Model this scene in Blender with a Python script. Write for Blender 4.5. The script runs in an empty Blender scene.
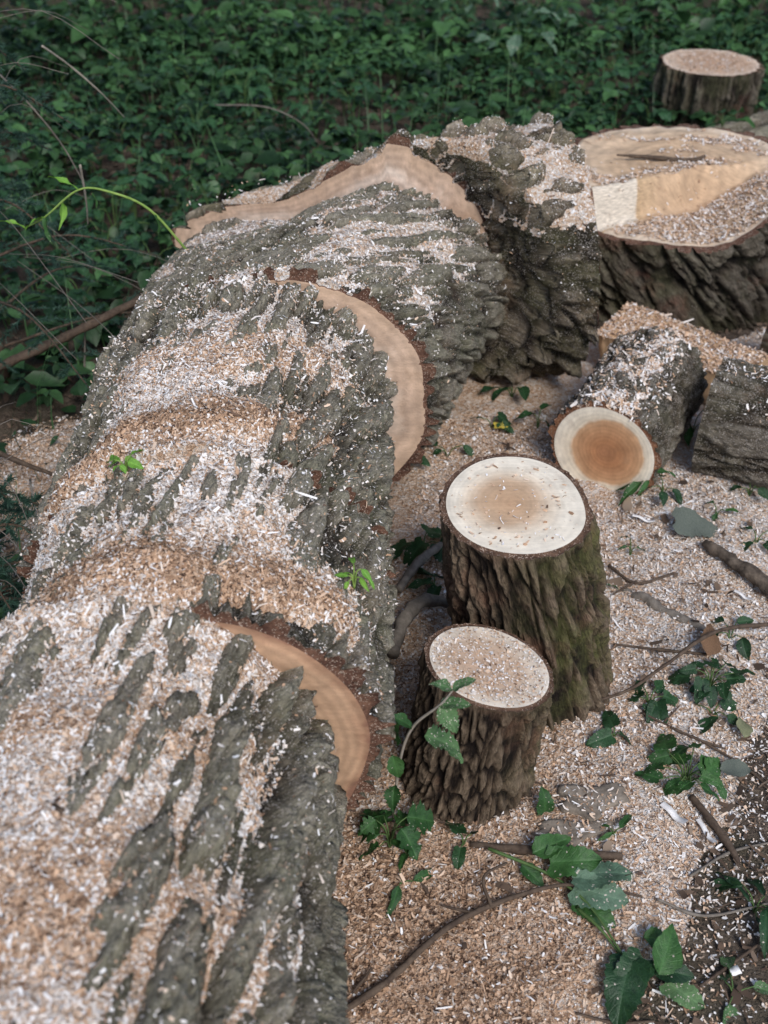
import bpy, math, random
import numpy as np
from mathutils import Vector, Matrix

S = bpy.context.scene
COL = S.collection
R = math.radians
rng = np.random.default_rng(7)
random.seed(7)
F32 = np.float32

# ------------------------------------------------------------------ camera
CAM_H, PITCH, FPX = 1.5, R(38), 1098.0
cam = bpy.data.cameras.new('camera')
cam.sensor_fit = 'VERTICAL'
cam.sensor_height = 36.0
cam.lens = FPX / 1024 * 36.0
cam.clip_start, cam.clip_end = 0.05, 600
cam.dof.use_dof = True
cam.dof.focus_distance = 1.85
cam.dof.aperture_fstop = 4.4
camo = bpy.data.objects.new('camera', cam)
camo.location = (0, 0, CAM_H)
camo.rotation_euler = (R(90) - PITCH, 0, 0)
COL.objects.link(camo)
S.camera = camo

# ------------------------------------------------------------------ light
SUN_EL, SUN_ROT = R(46), R(158)
w = bpy.data.worlds.new('World')
S.world = w
w.use_nodes = True
wn = w.node_tree
sky = wn.nodes.new('ShaderNodeTexSky')
sky.sky_type = 'NISHITA'
sky.sun_disc = False
sky.sun_elevation = SUN_EL
sky.sun_rotation = SUN_ROT
sky.air_density, sky.dust_density = 1.0, 1.5
wn.links.new(sky.outputs[0], wn.nodes['Background'].inputs[0])
wn.nodes['Background'].inputs[1].default_value = 0.1
sun = bpy.data.lights.new('sun', 'SUN')
sun.energy, sun.angle, sun.color = 1.25, R(20), (1, .98, .95)
suno = bpy.data.objects.new('sun', sun)
sd = Vector((math.sin(SUN_ROT) * math.cos(SUN_EL), math.cos(SUN_ROT) * math.cos(SUN_EL), math.sin(SUN_EL)))
suno.rotation_euler = sd.to_track_quat('Z', 'Y').to_euler()
COL.objects.link(suno)
S.view_settings.view_transform = 'Standard'
S.view_settings.look = 'None'
S.view_settings.exposure = 0.9
S.view_settings.gamma = 1


def at(px, py, z=0.0):
    """point at height z seen at a pixel of the photograph (used to survey positions)"""
    x, y = (px - 384) / FPX, (512 - py) / FPX
    d = np.array([x, math.cos(PITCH) + y * math.sin(PITCH), -math.sin(PITCH) + y * math.cos(PITCH)])
    k = (z - CAM_H) / d[2]
    return np.array([0, 0, CAM_H]) + d * k


# ------------------------------------------------------------------ noise (numpy)
_perm = np.random.default_rng(3).permutation(4096).astype(np.int64)
_val = np.random.default_rng(4).random(4096).astype(F32)
_v3 = np.random.default_rng(5).random((4096, 3)).astype(F32)


def _h(i, j, k):
    return _perm[(_perm[(_perm[i & 4095] + j) & 4095] + k) & 4095]


def vnoise(x, y, z=None, s=0):
    """smooth value noise, -1..1"""
    x = np.asarray(x, F32) + s * 17.3
    y = np.asarray(y, F32) + s * 5.1
    z = np.zeros_like(x) + s * 3.7 if z is None else np.asarray(z, F32) + s * 3.7
    xi, yi, zi = np.floor(x), np.floor(y), np.floor(z)
    fx, fy, fz = x - xi, y - yi, z - zi
    xi, yi, zi = xi.astype(np.int64), yi.astype(np.int64), zi.astype(np.int64)
    fx, fy, fz = [f * f * f * (f * (f * 6 - 15) + 10) for f in (fx, fy, fz)]
    def c(a, b, d): return _val[_h(xi + a, yi + b, zi + d)]
    def l(a, b, t): return a + (b - a) * t
    r0 = l(l(c(0, 0, 0), c(1, 0, 0), fx), l(c(0, 1, 0), c(1, 1, 0), fx), fy)
    r1 = l(l(c(0, 0, 1), c(1, 0, 1), fx), l(c(0, 1, 1), c(1, 1, 1), fx), fy)
    return l(r0, r1, fz) * 2 - 1


def fbm(x, y, z=None, o=3, s=0):
    r, a, t = 0, 1.0, 0
    for k in range(o):
        f = 2.03 ** k
        r = r + a * vnoise(np.asarray(x) * f, np.asarray(y) * f, None if z is None else np.asarray(z) * f, s + k * 11)
        t += a
        a *= .5
    return r / t


def worley(x, y, z, s=0):
    x = np.asarray(x, F32) + s * 13.1
    y = np.asarray(y, F32)
    z = np.asarray(z, F32) + s * 7.7
    xi, yi, zi = [np.floor(a).astype(np.int64) for a in (x, y, z)]
    f1 = np.full(x.shape, 9, F32)
    f2 = f1.copy()
    idx = np.zeros(x.shape, np.int64)
    for a in (-1, 0, 1):
        for b in (-1, 0, 1):
            for c in (-1, 0, 1):
                hh = _h(xi + a, yi + b, zi + c)
                o = _v3[hh]
                d = np.sqrt((xi + a + o[..., 0] - x) ** 2 + (yi + b + o[..., 1] - y) ** 2 + (zi + c + o[..., 2] - z) ** 2)
                near = d < f1
                f2 = np.where(near, f1, np.minimum(f2, d))
                idx = np.where(near, hh, idx)
                f1 = np.where(near, d, f1)
    return f1, f2, _val[idx]


def sstep(a, b, x):
    t = np.clip((x - a) / (b - a), 0, 1)
    return t * t * (3 - 2 * t)


# ------------------------------------------------------------------ mesh helpers
def mesh_np(name, V, quads=None, tris=None, attrs=None, smooth=True):
    V = np.asarray(V, F32).reshape(-1, 3)
    me = bpy.data.meshes.new(name)
    loops, starts, n = [], [], 0
    if quads is not None and len(quads):
        q = np.asarray(quads, np.int32).reshape(-1, 4)
        loops.append(q.ravel())
        starts.append(np.arange(len(q)) * 4)
        n = len(q) * 4
    if tris is not None and len(tris):
        t = np.asarray(tris, np.int32).reshape(-1, 3)
        loops.append(t.ravel())
        starts.append(n + np.arange(len(t)) * 3)
    loops = np.concatenate(loops).astype(np.int32)
    starts = np.concatenate(starts).astype(np.int32)
    me.vertices.add(len(V))
    me.vertices.foreach_set('co', V.ravel())
    me.loops.add(len(loops))
    me.loops.foreach_set('vertex_index', loops)
    me.polygons.add(len(starts))
    me.polygons.foreach_set('loop_start', starts)
    me.update(calc_edges=True)
    if smooth:
        me.polygons.foreach_set('use_smooth', np.ones(len(starts), bool))
    for k, a in (attrs or {}).items():
        at_ = me.attributes.new(k, 'FLOAT', 'POINT')
        at_.data.foreach_set('value', np.asarray(a, F32).ravel())
    return me


def link(name, me, mat=None, parent=None, loc=None):
    o = bpy.data.objects.new(name, me)
    COL.objects.link(o)
    if mat is not None and me is not None and not len(me.materials):
        me.materials.append(mat)
    if parent is not None:
        o.parent = parent
        o.matrix_parent_inverse = Matrix.Translation(-parent.location)
    if loc is not None:
        o.location = loc
    return o


def tag(o, label=None, cat=None, group=None, kind=None):
    for k, v in (('label', label), ('category', cat), ('group', group), ('kind', kind)):
        if v:
            o[k] = v
    return o


def thing(name, loc, label, cat, group=None):
    o = bpy.data.objects.new(name, None)
    o.empty_display_size = .05
    o.location = [float(v) for v in loc]
    COL.objects.link(o)
    return tag(o, label, cat, group)


def grid_quads(n, m, wrap=False):
    i = np.arange(n - 1)[:, None]
    j = np.arange(m if wrap else m - 1)[None, :]
    j2 = (j + 1) % m
    return np.stack([i * m + j, i * m + j2, (i + 1) * m + j2, (i + 1) * m + j], -1).reshape(-1, 4)


def norm(v):
    return v / np.maximum(np.linalg.norm(v, axis=-1, keepdims=True), 1e-9)


def grid_normals(P, wrap=False):
    du = np.gradient(P, axis=0)
    if wrap:
        dv = (np.roll(P, -1, 1) - np.roll(P, 1, 1)) / 2
    else:
        dv = np.gradient(P, axis=1)
    c = np.cross(du, dv)
    return norm(c), np.linalg.norm(c, axis=-1), du, dv


# ------------------------------------------------------------------ node helper
class G:
    def __init__(self, name):
        self.m = bpy.data.materials.new(name)
        self.m.use_nodes = True
        self.t = self.m.node_tree
        self.t.nodes.clear()
        self.out = self.t.nodes.new('ShaderNodeOutputMaterial')
        self.b = self.t.nodes.new('ShaderNodeBsdfPrincipled')
        self.t.links.new(self.b.outputs[0], self.out.inputs[0])

    def n(self, ty, props=None, **ins):
        nd = self.t.nodes.new('ShaderNode' + ty)
        for k, v in (props or {}).items():
            setattr(nd, k, v)
        for k, v in ins.items():
            self.set(nd.inputs[int(k[1:]) if k[0] == 'i' and k[1:].isdigit() else k.replace('_', ' ')], v)
        return nd

    def set(self, sock, v):
        if isinstance(v, bpy.types.NodeSocket):
            self.t.links.new(v, sock)
        elif isinstance(v, (tuple, list)) and len(v) == 3 and sock.type == 'RGBA':
            sock.default_value = (*v, 1)
        else:
            sock.default_value = v

    def attr(self, name): return self.n('Attribute', {'attribute_name': name}).outputs['Fac']
    def obj(self): return self.n('TexCoord').outputs['Object']
    def noise(self, sc, det=3, vec=None, rough=.55, dist=0):
        return self.n('TexNoise', None, Vector=vec or self.obj(), Scale=sc, Detail=det, Roughness=rough, Distortion=dist).outputs[0]
    def vor(self, sc, vec=None, out='Color', feature='F1'):
        return self.n('TexVoronoi', {'feature': feature}, Vector=vec or self.obj(), Scale=sc).outputs[out]
    def ramp(self, fac, stops, interp='LINEAR'):
        nd = self.n('ValToRGB', None, Fac=fac)
        cr = nd.color_ramp
        cr.interpolation = interp
        while len(cr.elements) < len(stops):
            cr.elements.new(.5)
        for e, (p, c) in zip(cr.elements, stops):
            e.position = p
            e.color = (*c, 1) if isinstance(c, (tuple, list)) else (c, c, c, 1)
        return nd.outputs[0]
    def math(self, op, a, b=0.0, clamp=False):
        return self.n('Math', {'operation': op, 'use_clamp': clamp}, i0=a, i1=b).outputs[0]
    def mix(self, f, a, b, blend='MIX'):
        nd = self.n('Mix', {'data_type': 'RGBA', 'blend_type': blend})
        self.set(nd.inputs[0], f)
        self.set(nd.inputs[6], a)
        self.set(nd.inputs[7], b)
        return nd.outputs[2]
    def bump(self, h, strength=.5, dist=.005):
        self.set(self.b.inputs['Normal'], self.n('Bump', None, Height=h, Strength=strength, Distance=dist).outputs[0])
    def done(self, color, rough=.8, spec=.3):
        self.set(self.b.inputs['Base Color'], color)
        self.set(self.b.inputs['Roughness'], rough)
        self.set(self.b.inputs['Specular IOR Level'], spec)
        return self.m


def mat_bark(name, groove, low, high, moss=(.075, .085, .03), moss_amt=.5, red=(.12, .05, .03), red_amt=.2, dust=.25, moss_side=None):
    g = G(name)
    h = g.attr('h')
    uv = g.n('CombineXYZ', None, X=g.attr('bu'), Y=g.attr('bv'), Z=g.math('MULTIPLY', h, .02)).outputs[0]
    st1 = g.noise(1, 5, g.n('Mapping', None, Vector=uv, Scale=(260, 60, 60)).outputs[0], .7)
    st2 = g.noise(1, 5, g.n('Mapping', None, Vector=uv, Scale=(90, 26, 26)).outputs[0], .7)
    hh = g.math('ADD', h, g.math('MULTIPLY', g.math('SUBTRACT', st2, .5), .7))
    c = g.ramp(hh, [(.02, groove), (.32, low), (.95, high)])
    mk = g.math('MULTIPLY', g.ramp(g.noise(9, 5, rough=.65), [(.42, 0), (.62, 1)]), moss_amt)
    if moss_side:   # moss only on the damp side
        px = g.n('SeparateXYZ', None, Vector=g.obj()).outputs[0]
        mk = g.math('MULTIPLY', mk, g.n('MapRange', None, i0=px, i1=moss_side[0], i2=moss_side[1]).outputs[0])
    c = g.mix(mk, c, moss)
    c = g.mix(g.math('MULTIPLY', g.ramp(g.noise(6.3, 5, rough=.65), [(.55, 0), (.7, 1)]), red_amt), c, red)
    c = g.mix(.9, c, g.ramp(st1, [(.28, .42), (.5, .95), (.72, 1.6)]), 'MULTIPLY')
    c = g.mix(.6, c, g.ramp(g.noise(38, 5, rough=.75), [(.3, .55), (.7, 1.45)]), 'MULTIPLY')
    c = g.mix(g.ramp(st2, [(.30, .75), (.42, 0)]), c, groove)
    # sawdust grains caught on the bark
    sp = g.math('GREATER_THAN', g.math('ADD', g.n('SeparateColor', None, Color=g.vor(520)).outputs[0], g.math('MULTIPLY', g.noise(26, 4), .6)), 1.40 - dust * .4)
    c = g.mix(g.math('MULTIPLY', sp, .6), c, (.5, .45, .4))
    g.bump(g.math('ADD', g.math('ADD', st1, g.math('MULTIPLY', st2, 1.6)), g.math('MULTIPLY', g.noise(260, 3, rough=.7), .5)), 1, .010)
    return g.done(c, .9, .2)


def mat_wood(name, stops, ringf=60, ring=.18, saw=True, wet=.85):
    g = G(name)
    rad = g.attr('rad')
    o = g.obj()
    r = g.math('ADD', rad, g.math('MULTIPLY', g.math('SUBTRACT', g.noise(9, 4), .5), .42))
    c = g.ramp(r, stops)
    rn = g.math('SINE', g.math('MULTIPLY', g.math('ADD', rad, g.math('MULTIPLY', g.noise(6, 2), .12)), ringf))
    rn2 = g.math('SINE', g.math('MULTIPLY', g.math('ADD', rad, g.math('MULTIPLY', g.noise(9, 2), .1)), ringf * .37))
    rr = g.math('ADD', g.math('MULTIPLY', rn, ring * .6), g.math('ADD', g.math('MULTIPLY', rn2, ring * .5), 1.0))
    c = g.mix(1, c, g.n('CombineColor', None, Red=rr, Green=rr, Blue=rr).outputs[0], 'MULTIPLY')
    mp = g.n('Mapping', None, Vector=o, Rotation=(.2, .35, .9), Scale=(4, 320, 40))
    sawn = g.noise(1, 3, mp.outputs[0])
    c = g.mix(.55 if saw else .2, c, g.ramp(sawn, [(.3, .72), (.7, 1.22)]), 'MULTIPLY')
    c = g.mix(.7, c, g.ramp(g.noise(25, 5, rough=.65), [(.3, .72), (.7, 1.22)]), 'MULTIPLY')
    c = g.mix(g.math('MULTIPLY', g.ramp(g.noise(18, 5, rough=.7), [(.58, 0), (.72, 1)]), .35), c, (.30, .19, .12))
    g.bump(g.math('ADD', sawn, g.math('MULTIPLY', g.noise(240, 3), .8)), .5 if saw else .2, .0025)
    return g.done(c, wet, .25)


def mat_inner(name, a=(.06, .028, .02), b=(.18, .095, .062)):
    g = G(name)
    c = g.ramp(g.noise(35, 4, rough=.7), [(.3, a), (.72, b)])
    c = g.mix(.6, c, g.ramp(g.noise(220, 3), [(.3, .6), (.7, 1.35)]), 'MULTIPLY')
    sp = g.math('GREATER_THAN', g.math('ADD', g.n('SeparateColor', None, Color=g.vor(650)).outputs[0], g.math('MULTIPLY', g.noise(40, 3), .5)), 1.17)
    c = g.mix(g.math('MULTIPLY', sp, .6), c, (.5, .4, .32))
    g.bump(g.noise(120, 4), 1, .006)
    return g.done(c, .9, .2)


DUST = [(0, (.08, .05, .038)), (.16, (.32, .195, .12)), (.36, (.55, .36, .235)), (.58, (.65, .495, .375)), (.78, (.69, .61, .54)), (1, (.80, .78, .77))]


def mat_dust(name):
    g = G(name)
    tan = g.attr('tan')
    mp = g.n('Mapping', None, Vector=g.obj(), Scale=(1, 1, 1))
    warp = g.n('VectorMath', {'operation': 'ADD'}, i0=mp.outputs[0], i1=g.n('VectorMath', {'operation': 'SCALE'}, i0=g.n('TexNoise', None, Vector=mp.outputs[0], Scale=220.0).outputs[1], Scale=.006).outputs[0])
    v1 = g.n('SeparateColor', None, Color=g.vor(170, warp.outputs[0])).outputs[0]
    v2 = g.n('SeparateColor', None, Color=g.vor(380, warp.outputs[0])).outputs[1]
    t = g.math('ADD', g.math('MULTIPLY', v1, .5), g.math('MULTIPLY', v2, .38))
    t = g.math('SUBTRACT', g.math('ADD', t, .26), g.math('MULTIPLY', tan, .42))
    t = g.math('ADD', t, g.math('MULTIPLY', g.math('SUBTRACT', g.noise(14, 3), .5), .35), True)
    c = g.ramp(t, DUST)
    hh = g.math('ADD', g.vor(170, warp.outputs[0], 'Distance'), g.math('MULTIPLY', g.vor(380, warp.outputs[0], 'Distance'), .6))
    g.bump(hh, 1, .006)
    return g.done(c, .95, .1)


def mat_chip(name):
    g = G(name)
    c = g.ramp(g.attr('tone'), DUST)
    c = g.mix(.5, c, g.ramp(g.noise(400, 2), [(.3, .75), (.7, 1.2)]), 'MULTIPLY')
    return g.done(c, .85, .2)


def mat_leaf(name, dark, light, rough=.5, obj_random=True, rib=True, spots=0.0):
    g = G(name)
    nz = g.noise(7 if obj_random else 60, 4, rough=.65)
    if obj_random:
        f = g.math('ADD', g.math('MULTIPLY', g.n('ObjectInfo').outputs['Random'], .65), g.math('MULTIPLY', nz, .35))
    else:
        f = g.attr('tone')
    c = g.ramp(f, [(0, dark), (1, light)])
    c = g.mix(.7, c, g.ramp(nz, [(.3, .6), (.7, 1.35)]), 'MULTIPLY')
    hb = g.noise(30, 3)
    if rib:
        v = g.attr('rib')
        fr = g.math('FRACT', g.math('SUBTRACT', g.math('MULTIPLY', g.attr('lv'), 7.0), g.math('MULTIPLY', g.attr('lu'), 1.7)))
        vein = g.ramp(g.math('ABSOLUTE', g.math('SUBTRACT', fr, .5)), [(0, 1), (.13, 0)])
        vv = g.math('MAXIMUM', g.math('POWER', v, 3.0), g.math('MULTIPLY', vein, .45))
        c = g.mix(g.math('MULTIPLY', vv, .28), c, tuple(min(1, x * 1.9 + .02) for x in light))
        hb = g.math('SUBTRACT', hb, vv)
    # brown blemishes and caught dust
    bl = g.ramp(g.noise(5, 4, rough=.7), [(.66, 0), (.74, 1)])
    c = g.mix(g.math('MULTIPLY', bl, .5), c, (.10, .07, .03))
    if spots and obj_random:
        sp = g.math('GREATER_THAN', g.n('SeparateColor', None, Color=g.vor(34)).outputs[0], 1 - spots)
        c = g.mix(g.math('MULTIPLY', sp, .85), c, (.6, .52, .45))
    tr = g.n('BsdfTranslucent', None, Color=c)
    g.done(c, rough, .4)
    g.bump(hb, .35, .004)
    ms = g.n('MixShader', None, Fac=.2)
    g.t.links.new(g.b.outputs[0], ms.inputs[1])
    g.t.links.new(tr.outputs[0], ms.inputs[2])
    g.t.links.new(ms.outputs[0], g.out.inputs[0])
    return g.m


def mat_plain(name, a, b, sc=40, rough=.85, bump=.4):
    g = G(name)
    c = g.ramp(g.noise(sc, 4, rough=.65), [(.3, a), (.7, b)])
    g.bump(g.noise(sc * 3, 4), bump, .003)
    return g.done(c, rough, .25)


BARK_LOG = mat_bark('log_bark', (.030, .023, .017), (.15, .13, .095), (.34, .305, .235), (.20, .20, .125), .45, (.25, .16, .11), .3, .55)
BARK_BUTT = mat_bark('butt_bark', (.020, .014, .010), (.15, .12, .085), (.38, .32, .24), (.19, .18, .09), .4, (.38, .26, .17), .55, .5)
BARK_DARK = mat_bark('dark_bark', (.012, .009, .007), (.075, .06, .045), (.18, .155, .12), (.12, .12, .06), .4, (.17, .075, .05), .6, .1)
BARK_POST = mat_bark('post_bark', (.014, .009, .007), (.10, .07, .047), (.235, .175, .12), (.125, .13, .045), .85, (.23, .125, .08), .6, .0, (.17, .33))
BARK_ROUND = mat_bark('round_bark', (.04, .03, .02), (.12, .095, .07), (.22, .19, .15), (.13, .13, .08), .35, (.2, .11, .07), .4, .6)
INNER = mat_inner('inner_bark')
INNER_DARK = mat_inner('inner_bark_dark', (.06, .033, .022), (.17, .10, .065))
INNER_PALE = mat_inner('inner_bark_pale', (.2, .1, .06), (.38, .24, .15))
WOOD_LOG = mat_wood('log_wood', [(0, (.48, .31, .21)), (.55, (.53, .36, .26)), (.74, (.68, .55, .45)), (.86, (.56, .40, .295)), (1, (.52, .36, .25))], 90, .12)
WOOD_NOTCH = mat_wood('notch_wood', [(0, (.42, .26, .17)), (.7, (.45, .29, .185)), (.9, (.47, .30, .19)), (.97, (.36, .21, .13)), (1, (.24, .12, .08))], 90, .14)
WOOD_POST = mat_wood('post_wood', [(0, (.46, .29, .175)), (.2, (.50, .33, .205)), (.42, (.53, .37, .245)), (.60, (.66, .54, .41)), (.78, (.74, .66, .54)), (1, (.72, .65, .54))], 80, .05, False)
WOOD_ROUND = mat_wood('round_wood', [(0, (.34, .16, .08)), (.22, (.42, .20, .095)), (.6, (.48, .27, .145)), (.70, (.54, .33, .19)), (.77, (.74, .64, .50)), (1, (.80, .73, .61))], 75, .08, False)
WOOD_SHORT = mat_wood('short_wood', [(0, (.42, .27, .18)), (.7, (.5, .35, .25)), (1, (.62, .5, .4))], 70, .1)
WOOD_SHORT2 = mat_wood('pale_short_wood', [(0, (.48, .33, .23)), (.6, (.54, .40, .29)), (.85, (.66, .56, .45)), (1, (.70, .62, .52))], 70, .04, False)
WOOD_STUMP = mat_wood('stump_wood', [(0, (.45, .28, .16)), (.6, (.54, .36, .21)), (.84, (.55, .38, .24)), (.95, (.62, .49, .36)), (1, (.62, .52, .42))], 70, .1)
WOOD_STEP = mat_wood('stepped_wood', [(0, (.46, .31, .195)), (.6, (.53, .375, .245)), (.9, (.56, .42, .295)), (1, (.60, .49, .38))], 70, .1)
_t = WOOD_STEP.node_tree          # clean heartwood and sapwood bared on the step
_b = next(n for n in _t.nodes if n.type == 'BSDF_PRINCIPLED')
_src = _b.inputs['Base Color'].links[0].from_socket
_a = _t.nodes.new('ShaderNodeAttribute')
_a.attribute_name = 'sap'
_r = _t.nodes.new('ShaderNodeValToRGB')
_r.color_ramp.elements[0].position, _r.color_ramp.elements[0].color = .62, (.47, .33, .20, 1)
_r.color_ramp.elements[1].position, _r.color_ramp.elements[1].color = .78, (.62, .55, .46, 1)
_f = _t.nodes.new('ShaderNodeMapRange')
_f.inputs[1].default_value, _f.inputs[2].default_value = .15, .42
_m = _t.nodes.new('ShaderNodeMix')
_m.data_type = 'RGBA'
_t.links.new(_a.outputs['Fac'], _r.inputs[0])
_t.links.new(_a.outputs['Fac'], _f.inputs[0])
_t.links.new(_f.outputs[0], _m.inputs[0])
_t.links.new(_src, _m.inputs[6])
_n = _t.nodes.new('ShaderNodeTexNoise')
_n.inputs['Scale'].default_value = 45
_n.inputs['Detail'].default_value = 5
_n2 = _t.nodes.new('ShaderNodeMapRange')
_n2.inputs[1].default_value, _n2.inputs[2].default_value, _n2.inputs[3].default_value, _n2.inputs[4].default_value = .3, .7, .6, 1.2
_x = _t.nodes.new('ShaderNodeVectorMath')
_x.operation = 'SCALE'
_t.links.new(_n.outputs[0], _n2.inputs[0])
_t.links.new(_r.outputs[0], _x.inputs[0])
_t.links.new(_n2.outputs[0], _x.inputs['Scale'])
_t.links.new(_x.outputs[0], _m.inputs[7])
_t.links.new(_m.outputs[2], _b.inputs['Base Color'])
DUSTM = mat_dust('sawdust')
CHIPM = mat_chip('wood_chip')


# ------------------------------------------------------------------ wood builder
def tube_quads(nt, nf): return grid_quads(nt, nf, True)


def section(ctrl, step, bark, seed=0, even=False, lump=.012, warp=None):
    """a log or stump body: rings interpolated between control rings (t, centre, e1, e2)"""
    T = np.array([c[0] for c in ctrl], float)
    A = [np.array([c[k] for c in ctrl], float) for k in (1, 2, 3)]
    L = np.sum(np.linalg.norm(np.diff(A[0], axis=0), axis=1))
    nt = max(8, int(L / step))
    t = np.linspace(0, 1, nt)
    C, E1, E2 = [np.stack([np.interp(t, T, a[:, k]) for k in range(3)], -1) for a in A]
    r = (np.linalg.norm(A[1][0]) + np.linalg.norm(A[2][0])) / 2
    fine = np.linspace(0, 2 * np.pi, 4000)
    dens = np.ones_like(fine) if even else np.where(np.sin(fine) > -.4, 1, .3)
    cum = np.concatenate([[0], np.cumsum((dens[1:] + dens[:-1]) / 2)])
    nf = int(r * 2 * np.pi / step * dens.mean())
    phi = np.interp(np.linspace(0, cum[-1], nf, endpoint=False), cum, fine)
    cp, sp = np.cos(phi)[None, :, None], np.sin(phi)[None, :, None]
    P0 = C[:, None] + cp * E1[:, None] + sp * E2[:, None]
    l1 = np.linalg.norm(E1, axis=1)[:, None, None]
    l2 = np.linalg.norm(E2, axis=1)[:, None, None]
    N = norm(cp * E1[:, None] / l1 ** 2 + sp * E2[:, None] / l2 ** 2)
    s = np.concatenate([[0], np.cumsum(np.linalg.norm(np.diff(C, axis=0), axis=1))])[:, None]
    ph = phi[None, :] + bark.get('spiral', 0) * s / r
    x, y, z = r * np.cos(ph), r * np.sin(ph), s + 0 * ph
    if 'axis' in bark:     # knotty butt: bark runs along one direction whatever the rings do
        av = norm(np.array(bark['axis'], float))
        bx = np.array([-av[1], av[0], 0])
        x, y, z = (P0 @ bx).astype(F32), P0[..., 2].astype(F32), (P0 @ av).astype(F32)
    wd, ln = bark['w'], bark['l']
    X, Y, Z = x / wd, y / wd, z / ln
    wp = bark.get('warp', .4)
    X, Y, Z = X + wp * vnoise(X * .8, Y * .8, Z * .8, seed), Y + wp * vnoise(X * .8, Y * .8, Z * .8, seed + 5), Z + wp * vnoise(X * .8, Y * .8, Z * .8, seed + 9)
    rg = bark.get('ragged', .22)
    X, Y, Z = X + rg * fbm(X * 2.6, Y * 2.6, Z * 3.5, 3, seed + 12), Y + rg * fbm(X * 2.6, Y * 2.6, Z * 3.5, 3, seed + 15), Z + rg * fbm(X * 2.6, Y * 2.6, Z * 3.5, 3, seed + 18)
    f1, f2, rid = worley(X, Y, Z, seed)
    plate = sstep(.02, bark.get('edge', .38), f2 - f1) ** .8
    g1, g2, _ = worley(X * 2.1, Y * 2.1, Z * 2.6, seed + 21)
    plate = plate * (1 - bark.get('crack', .3) * (1 - sstep(.0, .16, g2 - g1)))
    h = plate * (1 - bark.get('var', .3) * (1 - rid))
    fa = min(1, .02 / bark['depth'])
    fa *= bark.get('fine', 1)
    h = h + fa * (.26 * fbm(x / .018, y / .018, z / .03, 3, seed + 2) + .16 * vnoise(x / .006, y / .006, z / .012, seed + 4))
    if 'rough' in bark:
        h = h + bark['rough'] * fbm(x / .05, y / .05, z / .05, 4, seed + 7)
    h = np.clip(h, 0, 1.5)
    if bark.get('rim'):
        h = h + (.62 - h) * .75 * np.exp(-((s.max() - s) / bark['rim']) ** 2)
    lm = lump * fbm(x / .22, y / .22, z / .22, 2, seed + 3)
    d = bark['depth']
    off = h * d - .6 * d + lm
    P = P0 + N * off[..., None]
    hs = h.copy()
    for sh in range(1, 15):
        hs = hs + np.roll(h, sh, 1) + np.roll(h, -sh, 1)
    hs = np.minimum(hs / 29 * bark.get('follow', .0), np.maximum(h * .95, 0))
    W = P0 + N * (lm - .6 * d + hs * d - bark.get('thick', .012))[..., None]
    r_ = dict(bu=(ph * r + 0 * s).astype(F32), bv=(s + 0 * ph).astype(F32), C=C, P0=P0, N=N, P=P, W=W, h=h, off=off, d=d, s=s, phi=phi, lm=lm, x=x, y=y, z=z)
    if warp:
        for k in ('P0', 'P', 'W', 'C'):
            r_[k] = warp(r_[k])
    return r_


def body(sec, root, bark_mat, name='bark'):
    nt, nf = sec['P'].shape[:2]
    return link(name, mesh_np(name, sec['P'], grid_quads(nt, nf, True), attrs={'h': sec['h'], 'bu': sec['bu'], 'bv': sec['bv']}), bark_mat, root)


def face(sec, root, end, wood_mat, inner_mat, seed=0, nr=13, rough=.0012, warp=None, labels=None):
    i = 0 if end == 0 else -1
    Pr, Pw, C = sec['P'][i], sec['W'][i], sec['C'][i]
    nf = len(Pr)
    stp = max(1, nf // 220)
    ax = norm(sec['C'][i] - sec['C'][i + 1 if end == 0 else i - 1])
    f = np.linspace(0, 1, nr)[1:, None, None]
    V = C + (Pw[None] - C) * f
    dz = rough * fbm(V[..., 0] / .03, V[..., 1] / .03, V[..., 2] / .03, 3, seed)
    dz[-1] = 0
    dz = dz * sstep(.02, .35, f[..., 0])
    V = V + ax * (dz[..., None] + .001)
    if warp is not None:
        V = warp(V)
    V2 = np.concatenate([C[None] + ax * .001 + ax * dz[0].mean() if warp is None else warp(C[None]), V.reshape(-1, 3)])
    q = grid_quads(nr - 1, nf, True) + 1
    j = np.arange(nf)
    tri = np.stack([0 * j, 1 + (j + 1) % nf, 1 + j], -1)
    fr_ = np.linspace(0, 1, nr)[1:, None]
    fr_ = fr_ + .75 * np.cos(sec['phi'][None] - 1.1 - seed) * fr_ * (1 - fr_) * .5
    rad = np.concatenate([[0], fr_.ravel()])
    o = link('cut_face', mesh_np('cut_face', V2, q, tri, {'rad': rad}), wood_mat, root)
    V = np.stack([V[-1], Pw * .5 + Pr * .5 - ax * .002, Pr])
    if warp is not None:
        V = np.stack([V[0], (V[0] + Pr) / 2, Pr])
    o2 = link('inner_bark', mesh_np('inner_bark', V, grid_quads(3, nf, True)), inner_mat, root)
    return o, o2


# ------------------------------------------------------------------ chips
ALLCHIPS = 0


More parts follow.
